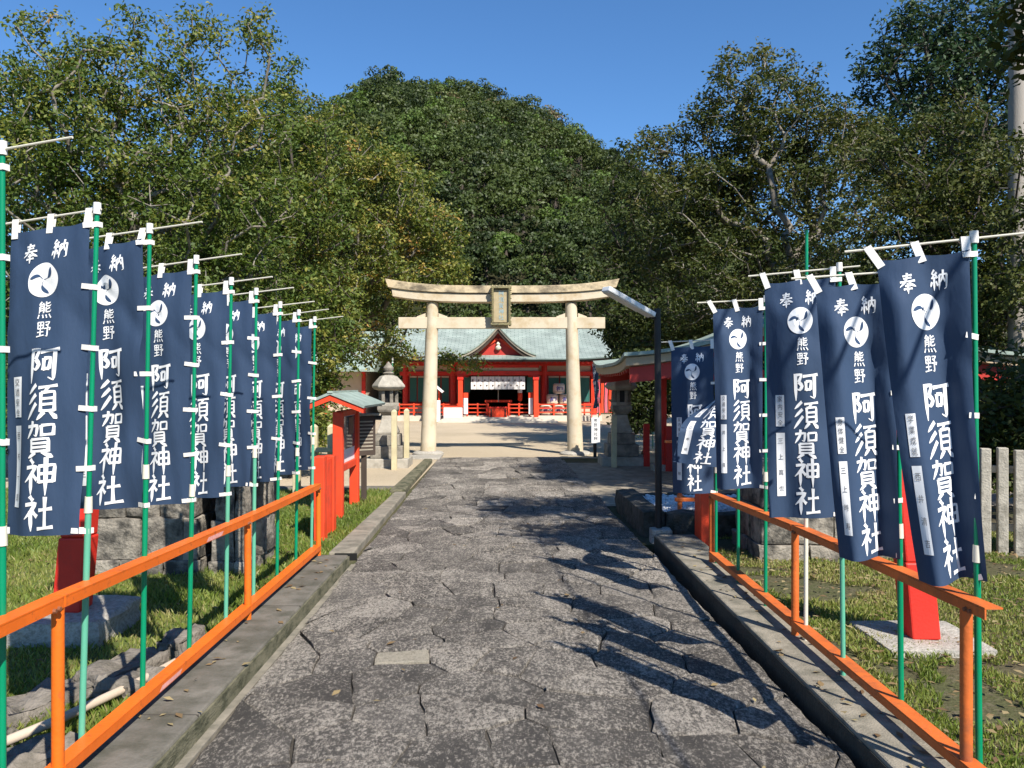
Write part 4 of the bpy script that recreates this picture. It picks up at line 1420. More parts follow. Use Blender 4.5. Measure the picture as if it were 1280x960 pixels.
def pedestal(x0, x1, y0, y1, rows, label, seed, top=True):
    r_ = random.Random(seed)
    rt = thing('stone_pedestal', ((x0 + x1) / 2, (y0 + y1) / 2, -0.03), label, 'pedestal', 'block stone pedestals')
    z_ = -0.08
    for ri, h in enumerate(rows):
        tp = 0.022 * ri
        a, b = x0 + tp, x1 - tp
        n = r_.choice([3, 4])
        cuts = sorted([a, b] + [a + (b - a) * (k + 0.5 * (ri % 2) + r_.uniform(-0.12, 0.12)) / n for k in range(1, n)])
        for k in range(len(cuts) - 1):
            if cuts[k + 1] - cuts[k] < 0.06: continue
            rough_block(cuts[k] + 0.004, cuts[k + 1] - 0.004, y0 + tp, y0 + 0.38, z_, z_ + h - 0.006, 0.014, 2, seed * 50 + ri * 9 + k, edge=0.05).build('stone_block', m_block, rt, smooth=True)
        # flank facing the path side and the far side
        for (xa, xb) in ((a, a + 0.36), (b - 0.36, b)):
            yc = [y0 + 0.385, (y0 + y1) / 2 + r_.uniform(-0.1, 0.1), y1 - tp]
            for k in range(2):
                rough_block(xa, xb, yc[k] + 0.004, yc[k + 1] - 0.004, z_, z_ + h - 0.006, 0.014, 2, seed * 70 + ri * 9 + k, edge=0.05).build('stone_block', m_block, rt, smooth=True)
        z_ += h
    rough_block(x0 + 0.02, x1 - 0.02, y0 + 0.03, y1 - 0.03, z_ + 0.0, z_ + 0.14, 0.02, 2, seed + 3).build('cap_stone', m_block, rt, smooth=True)
    # rough dedication stone set on top
    xm, ym = (x0 + x1) / 2, (y0 + y1) / 2
    rough_block(xm - 0.16, xm + 0.16, ym - 0.12, ym + 0.12, z_ + 0.10, z_ + 0.42, 0.05, 3, seed + 9).build('dedication_stone', m_rstone, rt, smooth=True)


pedestal(-3.62, -2.62, 7.0, 8.1, [0.18, 0.36, 0.32], 'left stone pedestal of weathered blocks, wider one behind the banners', 4)
pedestal(-2.55, -2.20, 7.0, 7.75, [0.17, 0.34, 0.30], 'narrow stone block pier right of the wider pedestal on the left lawn', 6)
pedestal(2.30, 3.75, 7.55, 8.45, [0.20, 0.34, 0.30], 'shaded stone pedestal of blocks behind the right banners', 8)

# ================================================================ NOTICE BOARD AND SIGNS
m_board = M('white_board', (0.75, 0.74, 0.72), 0.6, 0.05, 5, 0.03, 30)
m_glass = M('dark_notice_glass', (0.07, 0.085, 0.10), 0.08, 0.05, 3, 0, spec=0.6)
m_paper = M('brown_notice', (0.22, 0.10, 0.06), 0.8, 0.2, 9, 0.05, 60)
m_croof = M('verdigris_copper', (0.29, 0.355, 0.305), 0.6, 0.2, 4, 0.15, 20, c2=(0.20, 0.25, 0.215), spot_scale=5, spot_amt=0.5)
m_wood_d = M('dark_brown_wood', (0.055, 0.038, 0.028), 0.8, 0.25, 5, 0.3, 40, stretch=(1, 1, 0.2))
m_wood_g = M('grey_wood', (0.30, 0.26, 0.20), 0.85, 0.25, 5, 0.3, 40, stretch=(1, 1, 0.2))

rt = thing('notice_board', (-2.06, 10.5, -0.03), 'roofed red notice board facing the path on the left lawn', 'notice board')
for (a, b) in ((9.95, 10.06), (11.0, 11.11)):
    MB().box(-2.12, -2.00, a, b, -0.06, 1.26).build('post', m_verm_o, rt, bevel=0.008)
for (z0, z1, nm) in ((0.52, 0.61, 'lower_rail'), (1.20, 1.27, 'upper_rail')):
    MB().box(-2.10, -2.02, 10.062, 10.998, z0, z1).build(nm, m_verm_o, rt, bevel=0.006)
bd = MB().box(-2.09, -2.05, 10.062, 10.998, 0.612, 1.198).build('backboard', m_board, rt)
MB().box(-2.048, -2.04, 10.09, 10.97, 0.78, 1.19).build('notice_glass', m_glass, bd)
MB().box(-2.038, -2.034, 10.55, 10.85, 0.95, 1.17).build('notice_sheet', m_paper, bd)
rf = MB()
for (xa, za, xb, zb_) in ((-2.10, 1.475, -2.36, 1.365), (-2.10, 1.475, -1.70, 1.315)):
    n = Vector((-(zb_ - za), 0, (xb - xa))).normalized()
    if n.z < 0: n = -n
    a, b = Vector((xa, 0, za)), Vector((xb, 0, zb_))
    v = []
    for y in (9.72, 11.36):
        for p in (a, b, b + n * 0.03, a + n * 0.03):
            v.append((p.x, y, p.z))
    rf.add(v, [(0, 1, 2, 3), (7, 6, 5, 4), (0, 4, 5, 1), (1, 5, 6, 2), (2, 6, 7, 3), (3, 7, 4, 0)])
roof = rf.build('roof', m_croof, rt)
MB().box(-2.132, -2.068, 9.71, 11.37, 1.49, 1.515).build('ridge_cap', m_croof, roof, bevel=0.004)
fb = MB()
fb.add([(-2.36, 9.735, 1.362), (-2.10, 9.735, 1.472), (-1.71, 9.735, 1.316), (-1.71, 9.735, 1.255), (-2.10, 9.735, 1.405), (-2.36, 9.735, 1.30),
        (-2.36, 9.765, 1.362), (-2.10, 9.765, 1.472), (-1.71, 9.765, 1.316), (-1.71, 9.765, 1.255), (-2.10, 9.765, 1.405), (-2.36, 9.765, 1.30)],
       [(0, 1, 4, 5), (1, 2, 3, 4), (6, 11, 10, 7), (7, 10, 9, 8), (0, 6, 7, 1), (1, 7, 8, 2), (2, 8, 9, 3), (3, 9, 10, 4), (4, 10, 11, 5), (5, 11, 6, 0)])
fb.build('bargeboard', m_verm_o, roof)

rt = thing('information_sign', (-1.98, 11.35, -0.03), 'dark brown wooden information sign on a post by the lawn', 'sign')
MB().box(-2.02, -1.95, 11.32, 11.38, -0.06, 1.18).build('post', m_wood_d, rt, bevel=0.004)
c30 = R(35)
bdm = MB().box(-2.16, -1.82, 11.285, 11.318, 0.62, 1.16, rz=c30, piv=(-1.985, 11.32, 0))
bd = bdm.build('panel', m_wood_d, rt, bevel=0.004)
MB().box(-2.21, -1.77, 11.22, 11.42, 1.165, 1.195, rz=c30, piv=(-1.985, 11.32, 0)).build('cap_board', m_wood_g, rt, bevel=0.004)
for k in range(9):
    MB().box(-2.12, -1.86, 11.2815, 11.284, 0.69 + 0.048 * k, 0.70 + 0.048 * k + 0.009, rz=c30, piv=(-1.985, 11.32, 0)).build('text_line', m_wood_g, bd)

rt = thing('white_signpost', (1.92, 18.1, -0.02), 'white lettered signboard on a dark stake beside the right gate column', 'sign')
MB().box(1.88, 1.95, 18.12, 18.17, -0.05, 0.85).build('stake', m_wood_d, rt, bevel=0.004)
sb = MB().box(1.83, 2.02, 18.08, 18.115, 0.30, 0.86).build('board', m_board, rt, bevel=0.004)
for k in range(5):
    gl = MB()
    for (vs_, fs_) in GLYPH['熊野神社阿'[k]]:
        gl.add([(1.925 + (p.x / 100 - 0.5) * 0.08, 18.076, 0.80 - 0.1 * k - (p.y / 100 - 0.5) * 0.085) for p in vs_], fs_)
    gl.build('written_character', m_ink, sb, fixn=False)

# ================================================================ STONE LANTERNS
m_lant = M('lantern_granite', (0.27, 0.24, 0.195), 0.9, 0.22, 8, 0.6, 60, c2=(0.13, 0.118, 0.095), spot_scale=5, spot_amt=0.55)
m_lant_w = M('pale_lantern_stone', (0.38, 0.345, 0.285), 0.9, 0.18, 8, 0.5, 60, c2=(0.27, 0.245, 0.2), spot_scale=6, spot_amt=0.5)


def lantern(X, Y, label):
    rt = thing('stone_lantern', (X, Y, -0.02), label, 'lantern', 'stone lanterns flanking the gate')
    c = lambda w, z0, z1, nm, m, t=0.0, bev=0.015: MB().box(X - w / 2, X + w / 2, Y - w / 2, Y + w / 2, z0, z1, taper=t).build(nm, m, rt, bevel=bev)
    c(0.86, -0.06, 0.16, 'plinth', m_lant_w)
    c(0.62, 0.162, 0.40, 'base', m_lant)
    c(0.50, 0.402, 0.62, 'upper_base', m_lant, 0.012)
    MB().lathe((X, Y, 0), [(0.27, 0.622), (0.28, 0.66), (0.22, 0.78), (0.17, 0.92), (0.16, 0.985)], 4, R(45)).build('shaft', m_lant_w, rt, bevel=0.012)
    MB().lathe((X, Y, 0), [(0.15, 0.987), (0.25, 1.06), (0.275, 1.10), (0.275, 1.165)], 4, R(45)).build('platform', m_lant, rt, bevel=0.01)
    MB().lathe((X, Y, 0), [(0.20, 1.167), (0.21, 1.235)], 6, 0).build('firebox_sill', m_lant_w, rt, bevel=0.005)
    for k in range(6):
        a = R(60 * k)
        MB().box(X + 0.16 * math.cos(a) - 0.03, X + 0.16 * math.cos(a) + 0.03, Y + 0.16 * math.sin(a) - 0.03, Y + 0.16 * math.sin(a) + 0.03, 1.237, 1.47).build('firebox_pillar', m_lant, rt, bevel=0.004)
    MB().lathe((X, Y, 0), [(0.105, 1.237), (0.105, 1.47)], 6, 0).build('firebox_core', m_black, rt)
    MB().lathe((X, Y, 0), [(0.20, 1.472), (0.29, 1.50), (0.335, 1.545), (0.325, 1.575), (0.26, 1.66), (0.18, 1.745), (0.10, 1.775)], 6, 0).build('roof', m_lant_w, rt, bevel=0.012)
    MB().lathe((X, Y, 0), [(0.085, 1.777), (0.115, 1.815), (0.07, 1.84), (0.10, 1.875), (0.105, 1.92), (0.05, 1.985), (0.008, 2.04)], 16).build('finial', m_lant, rt, smooth=True)


lantern(-2.35, 16.2, 'weathered stone lantern on stepped bases left of the gate')
lantern(2.28, 16.6, 'shaded stone lantern right of the gate under the trees')

# ================================================================ SHRINE GATE (stone torii)
m_torii = M('cream_stone', (0.56, 0.475, 0.345), 0.75, 0.08, 3, 0.18, 60, c2=(0.44, 0.33, 0.19), spot_scale=2.5, spot_amt=0.3)
m_torii_t = M('stained_cream_stone', (0.55, 0.44, 0.28), 0.85, 0.15, 4, 0.3, 60, c2=(0.15, 0.12, 0.08), spot_scale=3.2, spot_amt=0.5, stretch=(1, 1, 1.6))
TY = 18.9
TL, TR = -1.83, 1.545
TC = (TL + TR) / 2
gate = thing('stone_gate', (TC, TY, -0.02), 'cream stone shrine gate with two columns and a plaque over the path', 'gate')
ztop_c = 3.452
for (x, s) in ((TL, 1), (TR, -1)):
    MB().cyl((x, TY, 0.03), (x + s * 0.10, TY, ztop_c), 0.182, 0.132, 40).build('column', m_torii, gate, smooth=True)
    MB().lathe((x, TY, 0), [(0.36, -0.06), (0.36, 0.02), (0.32, 0.05), (0.25, 0.07)], 28).build('column_base', m_rstone, gate, smooth=True)


def curved_beam(zf, h0, h1, x0, x1, dy, nm, mat, endslant):
    n = 32
    m = MB()
    v = []
    for i in range(n + 1):
        t = i / n * 2 - 1
        x = (x0 + x1) / 2 + (x1 - x0) / 2 * t
        zz = zf(t)
        for (yy, zo, k) in ((-dy, 0, 0), (dy, 0, 0), (dy, h1, 1), (0, h1 * 1.12, 1), (-dy, h1, 1)):
            v.append((x + (endslant * t * abs(t) ** 8 if k else 0), TY + yy, zz + zo + (0.03 * t ** 4 if k else 0)))
    f = []
    for i in range(n):
        for k in range(5):
            j = (k + 1) % 5
            f.append((i * 5 + k, i * 5 + j, (i + 1) * 5 + j, (i + 1) * 5 + k))
    f += [tuple(range(5)), tuple(n * 5 + k for k in range(5))]
    m.add(v, f)
    return m.build(nm, mat, gate, bevel=0.008)


cv = lambda t: 0.01 + 0.13 * abs(t) ** 3.4
curved_beam(lambda t: 3.455 + cv(t), 0, 0.185, TC - 2.48, TC + 2.48, 0.19, 'lower_lintel', m_torii, 0.03)
curved_beam(lambda t: 3.655 + cv(t), 0, 0.165, TC - 2.58, TC + 2.60, 0.23, 'upper_lintel', m_torii_t, 0.07)
MB().box(TC - 2.36, TC + 2.36, TY - 0.09, TY + 0.09, 2.87, 3.125).build('tie_beam', m_torii, gate, bevel=0.008)
for (x, s) in ((TL + 0.09, 1), (TR - 0.09, -1)):
    for q in (-1, 1):
        a = x + q * 0.148
        MB().extrude([(a, 3.127), (a + q * 0.20, 3.127), (a + q * 0.20, 3.145), (a, 3.22)], 'y', TY - 0.06, TY + 0.06).build('wedge', m_torii, gate, bevel=0.004)
m_gold = M('gilt_frame', (0.30, 0.25, 0.12), 0.45, 0.3, 20, 0.4, 60, c2=(0.08, 0.075, 0.05), spot_scale=20, spot_amt=0.5, metallic=0.3)
m_plq = M('plaque_field', (0.42, 0.34, 0.20), 0.7, 0.15, 8, 0.1, 50)
m_plq_t = M('plaque_letters', (0.33, 0.43, 0.44), 0.5, 0.1, 8, 0, 50)
tilt = 0.10
PX = -0.155
pq = MB()
v = []
for (x, z_, y) in ((-0.17, 3.0, -0.24), (0.17, 3.0, -0.24), (0.17, 3.72, -0.24 - 0.72 * tilt), (-0.17, 3.72, -0.24 - 0.72 * tilt)):
    v.append((PX + x, TY + y, z_))
v += [(a, b + 0.06, c) for (a, b, c) in v]
pq.add(v, [(3, 2, 1, 0), (4, 5, 6, 7), (0, 1, 5, 4), (1, 2, 6, 5), (2, 3, 7, 6), (3, 0, 4, 7)])
plq = pq.build('plaque', m_plq, gate)
py_ = lambda z_: TY - 0.24 - (z_ - 3.0) * tilt
for (xa, za, xb, zb_, nm) in ((-0.19, 2.97, -0.19, 3.76, 'frame_side'), (0.19, 2.97, 0.19, 3.76, 'frame_side'), (-0.235, 3.78, 0.235, 3.78, 'frame_top'), (-0.235, 2.955, 0.235, 2.955, 'frame_bottom')):
    fr = MB().bar((PX + xa, py_(za) + 0.0, za), (PX + xb, py_(zb_) + 0.0, zb_), 0.045 if nm == 'frame_side' else 0.13, 0.13 if nm == 'frame_side' else 0.05, up=(0, -1, 0) if nm == 'frame_side' else (0, 0, 1)).build(nm, m_gold, plq, bevel=0.004)
    n = 9 if nm == 'frame_side' else 6
    kn = MB()
    for k in range(n):
        t = (k + 0.5) / n
        z_ = za + (zb_ - za) * t
        sx_ = -1 if xa < 0 else 1
        p = Vector((PX + xa + (xb - xa) * t, py_(z_) - 0.03, z_))
        if nm == 'frame_side': kn.cyl(p + Vector((sx_ * 0.015, 0, 0)), p + Vector((sx_ * 0.045, 0, 0)), 0.028, 0.018, 8)
        else:
            s2 = 1 if nm == 'frame_top' else -1
            kn.cyl(p + Vector((0, 0, s2 * 0.02)), p + Vector((0, 0, s2 * 0.05)), 0.026, 0.016, 8)
    kn.build('carved_edge', m_gold, fr)['kind'] = 'stuff'
for k, ch in enumerate('阿須賀神社'):
    gl = MB()
    for j, (vs_, fs_) in enumerate(GLYPH[ch]):
        out = []
        for p in vs_:
            z_ = 3.645 - 0.135 * k - (p.y / 100 - 0.5) * 0.115
            out.append((PX + (p.x / 100 - 0.5) * 0.12, py_(z_) - 0.004 - 0.0003 * j, z_))
        gl.add(out, fs_)
    gl.build('plaque_character', m_plq_t, plq, fixn=False)
rough_block(-2.55, -1.45, 17.6, 18.45, -0.1, 0.02, 0.02, 2, 5).build('step_slab', m_rstone, gate, smooth=True)

# cream posts standing round the lanterns
m_post = M('cream_post', (0.50, 0.43, 0.26), 0.8, 0.15, 6, 0.2, 60)
fl = [(-2.14, 15.5, 'cream post in front of the left lantern, right of its plinth'), (-1.98, 16.1, 'cream post between the left lantern and the gate column'),
      (-2.55, 11.9, 'cream post just left of the notice board'), (-2.80, 11.9, 'cream post left of the notice board, second from it'), (-3.05, 11.9, 'cream post left of the notice board, farthest from it'),
      (2.06, 16.0, 'cream post in front of the shaded right lantern')]
for k, (x, y, lab) in enumerate(fl):
    h = 1.08 if k < 2 else 0.98
    rt = thing('cream_post', (x, y, -0.02), lab, 'post', 'cream stone posts')
    MB().box(x - 0.05, x + 0.05, y - 0.05, y + 0.05, -0.05, h).build('shaft', m_post, rt, bevel=0.006)
    MB().box(x - 0.05, x + 0.05, y - 0.05, y + 0.05, h + 0.001, h + 0.04, taper=0.035).build('pointed_top', m_post, rt)
rt = thing('rail_bar', (-2.8, 11.82, 0.5), 'cream crossbar joining the posts left of the notice board', 'bar')
for z_ in (0.62,):
    MB().box(-3.3, -2.35, 11.80, 11.846, z_, z_ + 0.07).build('bar', m_post, rt, bevel=0.004)

# ================================================================ LAMP POST
rt = thing('street_lamp', (1.565, 8.55, -0.03), 'slim black lamp post with a slanting flat lamp head right of the path', 'street lamp')
m_lampm = M('black_steel', (0.012, 0.012, 0.013), 0.55, 0.2, 6, 0.05, 60)
m_alu = M('weathered_aluminium', (0.72, 0.72, 0.71), 0.35, 0.12, 5, 0.08, 30, c2=(0.45, 0.46, 0.46), spot_scale=14, spot_amt=0.3, metallic=0.0)
MB().cyl((1.565, 8.55, 0.0), (1.55, 8.55, 2.38), 0.036, 0.034, 16).build('post', m_lampm, rt, smooth=True)
rough_block(1.47, 1.67, 8.40, 8.62, -0.1, 0.11, 0.012, 2, 61).build('footing', m_rstone, rt, smooth=True)
a = pw(815, 394, 8.55); b = pw(757, 361, 8.2)
hd = MB().bar(a, b, 0.12, 0.055)
head = hd.build('lamp_head', m_alu, rt, bevel=0.010)
n_ = (b - a).normalized(); up_ = n_.cross(Vector((0, 1, 0))).normalized()
if up_.z > 0: up_ = -up_
MB().bar(a.lerp(b, 0.25) + up_ * 0.030, a.lerp(b, 0.96) + up_ * 0.030, 0.095, 0.006).build('lens', M('lamp_lens', (0.72, 0.72, 0.70), 0.25, 0.03, 4, 0), head)
MB().cyl(a + Vector((0.05, 0, -0.03)), a - Vector((0.03, 0, -0.02)), 0.034, 0.034, 12).build('bracket', m_lampm, rt, smooth=True)

# ================================================================ RAISED BED with white pebbles
m_dkstone = M('dark_damp_stone', (0.085, 0.08, 0.068), 0.9, 0.3, 6, 0.7, 40, c2=(0.03, 0.032, 0.022), spot_scale=9, spot_amt=0.6)
bed = thing('raised_bed', (2.3, 9.5, -0.03), 'raised stone-edged bed of white pebbles right of the path', 'planter')
xl = lambda y: path_r(y) + 0.05
for k, (a, b) in enumerate(((8.72, 9.35), (9.36, 9.98), (9.99, 10.62))):
    rough_block(xl(a) + 0.02, xl(a) + 0.26, a, b, -0.12, 0.245, 0.02, 2, 300 + k, rz=0.03).build('edge_stone', m_dkstone, bed, smooth=True)
for k, (a, b) in enumerate(((1.68, 2.2), (2.21, 2.75), (2.76, 3.3))):
    rough_block(a, b, 8.68, 8.9, -0.12, 0.235, 0.02, 2, 320 + k).build('edge_stone', m_dkstone, bed, smooth=True)
    rough_block(a - 0.15, b - 0.15, 10.45, 10.66, -0.12, 0.20, 0.02, 2, 330 + k).build('edge_stone', m_dkstone, bed, smooth=True)
rough_block(3.08, 3.3, 8.92, 10.44, -0.12, 0.23, 0.02, 3, 340).build('edge_stone', m_dkstone, bed, smooth=True)
pr = np.random.default_rng(5)
n = 2600
ico = bmesh.new(); bmesh.ops.create_icosphere(ico, subdivisions=1, radius=1)
iv = np.array([v.co[:] for v in ico.verts]); it = np.array([[v.index for v in f.verts] for f in ico.faces]); ico.free()
pc = np.stack([pr.uniform(1.55, 3.08, n), pr.uniform(8.9, 10.46, n), pr.uniform(0.155, 0.19, n)], 1)
sc_ = pr.uniform(0.018, 0.034, (n, 1, 1)) * np.array([[[1, 1, 0.6]]]) * pr.uniform(0.7, 1.2, (n, 1, 3))
vv = (iv[None] * sc_ + pc[:, None]).reshape(-1, 3) - np.array([2.3, 9.5, -0.03])
tt = (it[None] + (np.arange(n) * len(iv))[:, None, None]).reshape(-1, 3)
m_peb = M('white_pebbles', (0.66, 0.66, 0.66), 0.7, 0.2, 30, 0.1, 90)
pb_o = link_mesh('pebbles', np_mesh('pebbles', vv, tris=tt, smooth=True), m_peb, bed)
pb_o['kind'] = 'stuff'
MB().box(1.52, 3.1, 8.86, 10.5, -0.1, 0.155).build('pebble_bed', m_peb, bed)

# slim orange stand in the bed
m_or_d = m_rust
st = thing('water_stand', (1.98, 9.45, 0.15), 'slim orange stand with a cross foot in the pebble bed', 'stand')
MB().cyl((1.98, 9.45, 0.14), (1.95, 9.45, 0.92), 0.024, 0.022, 12).build('upright', m_rust, st, smooth=True)
MB().box(1.80, 2.08, 9.42, 9.48, 0.925, 0.955).build('top_bar', m_rust, st, bevel=0.004)
MB().box(1.85, 3.0, 9.10, 9.16, 0.30, 0.34).build('cross_bar', m_rust, st, bevel=0.004)
MB().box(1.93, 1.99, 9.16, 9.43, 0.305, 0.335).build('arm', m_rust, st)
for x in (1.88, 2.95): MB().box(x, x + 0.04, 9.11, 9.15, 0.14, 0.299).build('foot', m_rust, st)

# ================================================================ WATER PAVILION (gable towards the camera)
m_soffit = M('beige_soffit', (0.42, 0.32, 0.21), 0.8, 0.12, 5, 0.1, 40, stretch=(1, 6, 1))
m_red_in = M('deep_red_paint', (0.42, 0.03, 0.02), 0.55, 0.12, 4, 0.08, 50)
PC, PHW, PY0, PY1 = 4.62, 2.93, 12.0, 16.4
pav = thing('water_pavilion', (PC, (PY0 + PY1) / 2, -0.03), 'red gabled water pavilion with green copper roof behind the right banners', 'pavilion')


def pz(t):
    """roof height over the gable, t from -1 to 1 across, concave towards the eaves"""
    s = 1 - abs(t)
    return 1.84 + 0.92 * (0.40 * s + 0.60 * s * s)


def proof(y, t):                                               # verges lift towards the gable ends
    e = abs((y - (PY0 + PY1) / 2) / ((PY1 - PY0) / 2))
    return pz(t) + 0.12 * e ** 4 * abs(t) ** 2


def shell(zoff, x_in, mat, nm, parent, top=True, y0=PY0, y1=PY1, th=0.06, ny=12):
    m = MB()
    nt = 28
    for lay_ in (0, 1):
        b = len(m.v)
        for i in range(nt + 1):
            t = (i / nt * 2 - 1)
            for j in range(ny + 1):
                y = y0 + (y1 - y0) * j / ny
                m.v.append((PC + PHW * x_in * t, y, proof(y, t * x_in) + zoff - th * lay_))
        for i in range(nt):
            for j in range(ny):
                a_ = b + i * (ny + 1) + j
                m.f.append((a_, a_ + ny + 1, a_ + ny + 2, a_ + 1))
    N_ = (nt + 1) * (ny + 1)
    for i in range(nt):                                        # close the rims
        for j in (0, ny):
            a_ = i * (ny + 1) + j
            m.f.append((a_, a_ + ny + 1, a_ + ny + 1 + N_, a_ + N_))
    for j in range(ny):
        for i in (0, nt):
            a_ = i * (ny + 1) + j
            m.f.append((a_, a_ + 1, a_ + 1 + N_, a_ + N_))
    return m.build(nm, mat, parent, smooth=True)


roof = shell(0.10, 1.0, m_croof, 'roof', pav, th=0.05)
shell(0.045, 0.985, m_soffit, 'eave_layer', roof, y0=PY0 + 0.10, y1=PY1 - 0.10, th=0.12)
for y in (PY0 + 0.22, PY1 - 0.26):
    m = MB()
    n = 28
    for i in range(n + 1):
        t = i / n * 2 - 1
        for (yy, zo) in ((0, -0.08), (0.05, -0.08), (0.05, -0.31), (0, -0.31)):
            m.v.append((PC + PHW * 0.96 * t, y + yy, proof(y, t * 0.96) + zo))
    for i in range(n):
        for k in range(4):
            j = (k + 1) % 4
            m.f.append((i * 4 + k, i * 4 + j, (i + 1) * 4 + j, (i + 1) * 4 + k))
    m.f += [(0, 1, 2, 3), tuple(n * 4 + k for k in range(4))]
    m.build('bargeboard', m_red_in, roof)
m = MB(); m.box(PC - 0.09, PC + 0.09, PY0 - 0.03, PY1 + 0.03, pz(0) + 0.10, pz(0) + 0.26)
m.build('ridge', m_croof, roof, bevel=0.02)
for k in range(16):                                            # rafters seen under the long eaves
    y = PY0 + 0.45 + (PY1 - PY0 - 0.9) * k / 15
    for s in (-1, 1):
        m = MB(); m.bar((PC + s * PHW * 0.97, y, proof(y, 0.97) - 0.085), (PC + s * PHW * 0.60, y, proof(y, 0.60) - 0.085), 0.055, 0.07)
        m.build('rafter', m_red_in, roof)
for s in (-1, 1):
    for y in (PY0 + 0.95, PY1 - 0.95):
        x = PC + s * 1.75
        pst = MB().box(x - 0.09, x + 0.09, y - 0.09, y + 0.09, 0.06, 1.87).build('pillar', m_verm, pav, bevel=0.01)
        MB().box(x - 0.17, x + 0.17, y - 0.17, y + 0.17, -0.06, 0.10).build('pillar_base', m_rstone, pst, bevel=0.015)
for s in (-1, 1):
    MB().box(PC + s * 1.75 - 0.06, PC + s * 1.75 + 0.06, PY0 + 0.4, PY1 - 0.4, 1.872, 2.02).build('wall_plate', m_verm, pav, bevel=0.006)
for y in (PY0 + 0.95, PY1 - 0.95):
    MB().box(PC - 2.1, PC + 2.1, y - 0.07, y + 0.07, 1.68, 1.82).build('cross_beam', m_verm, pav, bevel=0.006)
    MB().box(PC - 0.07, PC + 0.07, y - 0.06, y + 0.06, 1.82, 2.54).build('king_post', m_verm, pav, bevel=0.006)
bas = thing('water_basin', (PC, 14.2, -0.03), 'long grey stone water basin inside the pavilion', 'basin')
m = MB()
for (x0, x1, y0, y1) in ((-0.95, 0.95, -0.45, -0.33), (-0.95, 0.95, 0.33, 0.45), (-0.95, -0.83, -0.33, 0.33), (0.83, 0.95, -0.33, 0.33)):
    MB().box(PC + x0, PC + x1, 14.2 + y0, 14.2 + y1, -0.05, 0.68).build('side', m_lant, bas, bevel=0.012)
MB().box(PC - 0.83, PC + 0.83, 13.87, 14.53, -0.05, 0.60).build('water', M('basin_water', (0.03, 0.045, 0.045), 0.04, 0.05, 2, 0.05, 12, spec=0.6), bas)

# red fence stakes between the lantern and the pavilion
for k, (x, y, lab) in enumerate(((2.72, 16.2, 'red stake right of the shaded lantern'), (2.98, 15.3, 'red stake in shade between the shaded lantern and the pavilion'))):
    MBX = MB().box(x - 0.06, x + 0.06, y - 0.06, y + 0.06, -0.05, 0.82, taper=0.004)
    tag(MBX.build('red_stake', m_verm, loc=(x, y, -0.02), bevel=0.006), lab, 'stake', 'red stakes by the pavilion')

# ================================================================ MAIN SHRINE HALL
m_cream_w = M('cream_plaster', (0.50, 0.40, 0.30), 0.85, 0.08, 3, 0.1, 60)
m_shut = M('green_shutter', (0.03, 0.14, 0.115), 0.55, 0.1, 5, 0.08, 50)
m_step = M('pale_stone_step', (0.55, 0.49, 0.40), 0.9, 0.12, 4, 0.3, 50)
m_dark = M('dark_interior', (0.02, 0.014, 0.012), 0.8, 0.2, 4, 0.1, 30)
m_noren = M('white_curtain', (0.70, 0.66, 0.62), 0.85, 0.06, 8, 0.06, 80)
m_spot = M('curtain_crest', (0.10, 0.07, 0.06), 0.85, 0.05, 8, 0)


def copper_tiles():
    """copper sheet roof: seams in rows and columns"""
    m = bpy.data.materials.new('seamed_copper_roof')
    m.use_nodes = True
    n, l = nodes_of(m)
    p = n['Principled BSDF']
    p.inputs['Roughness'].default_value = 0.6
    tc = n.new('ShaderNodeTexCoord')
    br = n.new('ShaderNodeTexBrick')
    br.inputs['Scale'].default_value = 1.0
    br.inputs['Color1'].default_value = (0.315, 0.36, 0.318, 1)
    br.inputs['Color2'].default_value = (0.265, 0.31, 0.272, 1)
    br.inputs['Mortar'].default_value = (0.10, 0.135, 0.12, 1)
    br.inputs['Mortar Size'].default_value = 0.012
    br.inputs['Brick Width'].default_value = 0.36
    br.inputs['Row Height'].default_value = 0.15
    mp = n.new('ShaderNodeMapping')
    mp.inputs['Rotation'].default_value = (0, 0, 0)
    l.new(tc.outputs['Object'], mp.inputs['Vector'])
    l.new(mp.outputs[0], br.inputs['Vector'])
    nz = n.new('ShaderNodeTexNoise'); nz.inputs['Scale'].default_value = 1.6; nz.inputs['Detail'].default_value = 7
    l.new(tc.outputs['Object'], nz.inputs['Vector'])
    mr = n.new('ShaderNodeMapRange'); mr.inputs['From Min'].default_value = 0.3; mr.inputs['From Max'].default_value = 0.7
    mr.inputs['To Min'].default_value = 0.75; mr.inputs['To Max'].default_value = 1.2
    l.new(nz.outputs['Fac'], mr.inputs['Value'])
    sc = n.new('ShaderNodeVectorMath'); sc.operation = 'SCALE'
    l.new(br.outputs['Color'], sc.inputs[0]); l.new(mr.outputs[0], sc.inputs['Scale'])
    l.new(sc.outputs[0], p.inputs['Base Color'])
    bp = n.new('ShaderNodeBump'); bp.inputs['Strength'].default_value = 0.4; bp.inputs['Distance'].default_value = 0.02
    l.new(br.outputs['Fac'], bp.inputs['Height']); bp.invert = True
    l.new(bp.outputs[0], p.inputs['Normal'])
    return m


m_sroof = copper_tiles()
SC = -0.42                                                     # centre line of the hall
SY = 36.0
hall = thing('shrine_hall', (SC, SY + 2.5, -0.02), 'red and white shrine hall with green copper roof seen through the gate', 'shrine')
XL, XR = -5.35, 4.5
# stone platform and steps
MB().box(XL + 0.5, XR - 0.4, 35.9, 42.5, -0.06, 0.22).build('platform', m_step, hall, bevel=0.015)
for k in range(3):
    MB().box(SC - 2.5 + 0.1 * k, SC + 2.5 - 0.1 * k, 34.3 + 0.42 * k, 35.898, -0.05 + 0.0005 * k, 0.05 + 0.065 * k).build('step', m_step, hall, bevel=0.01)


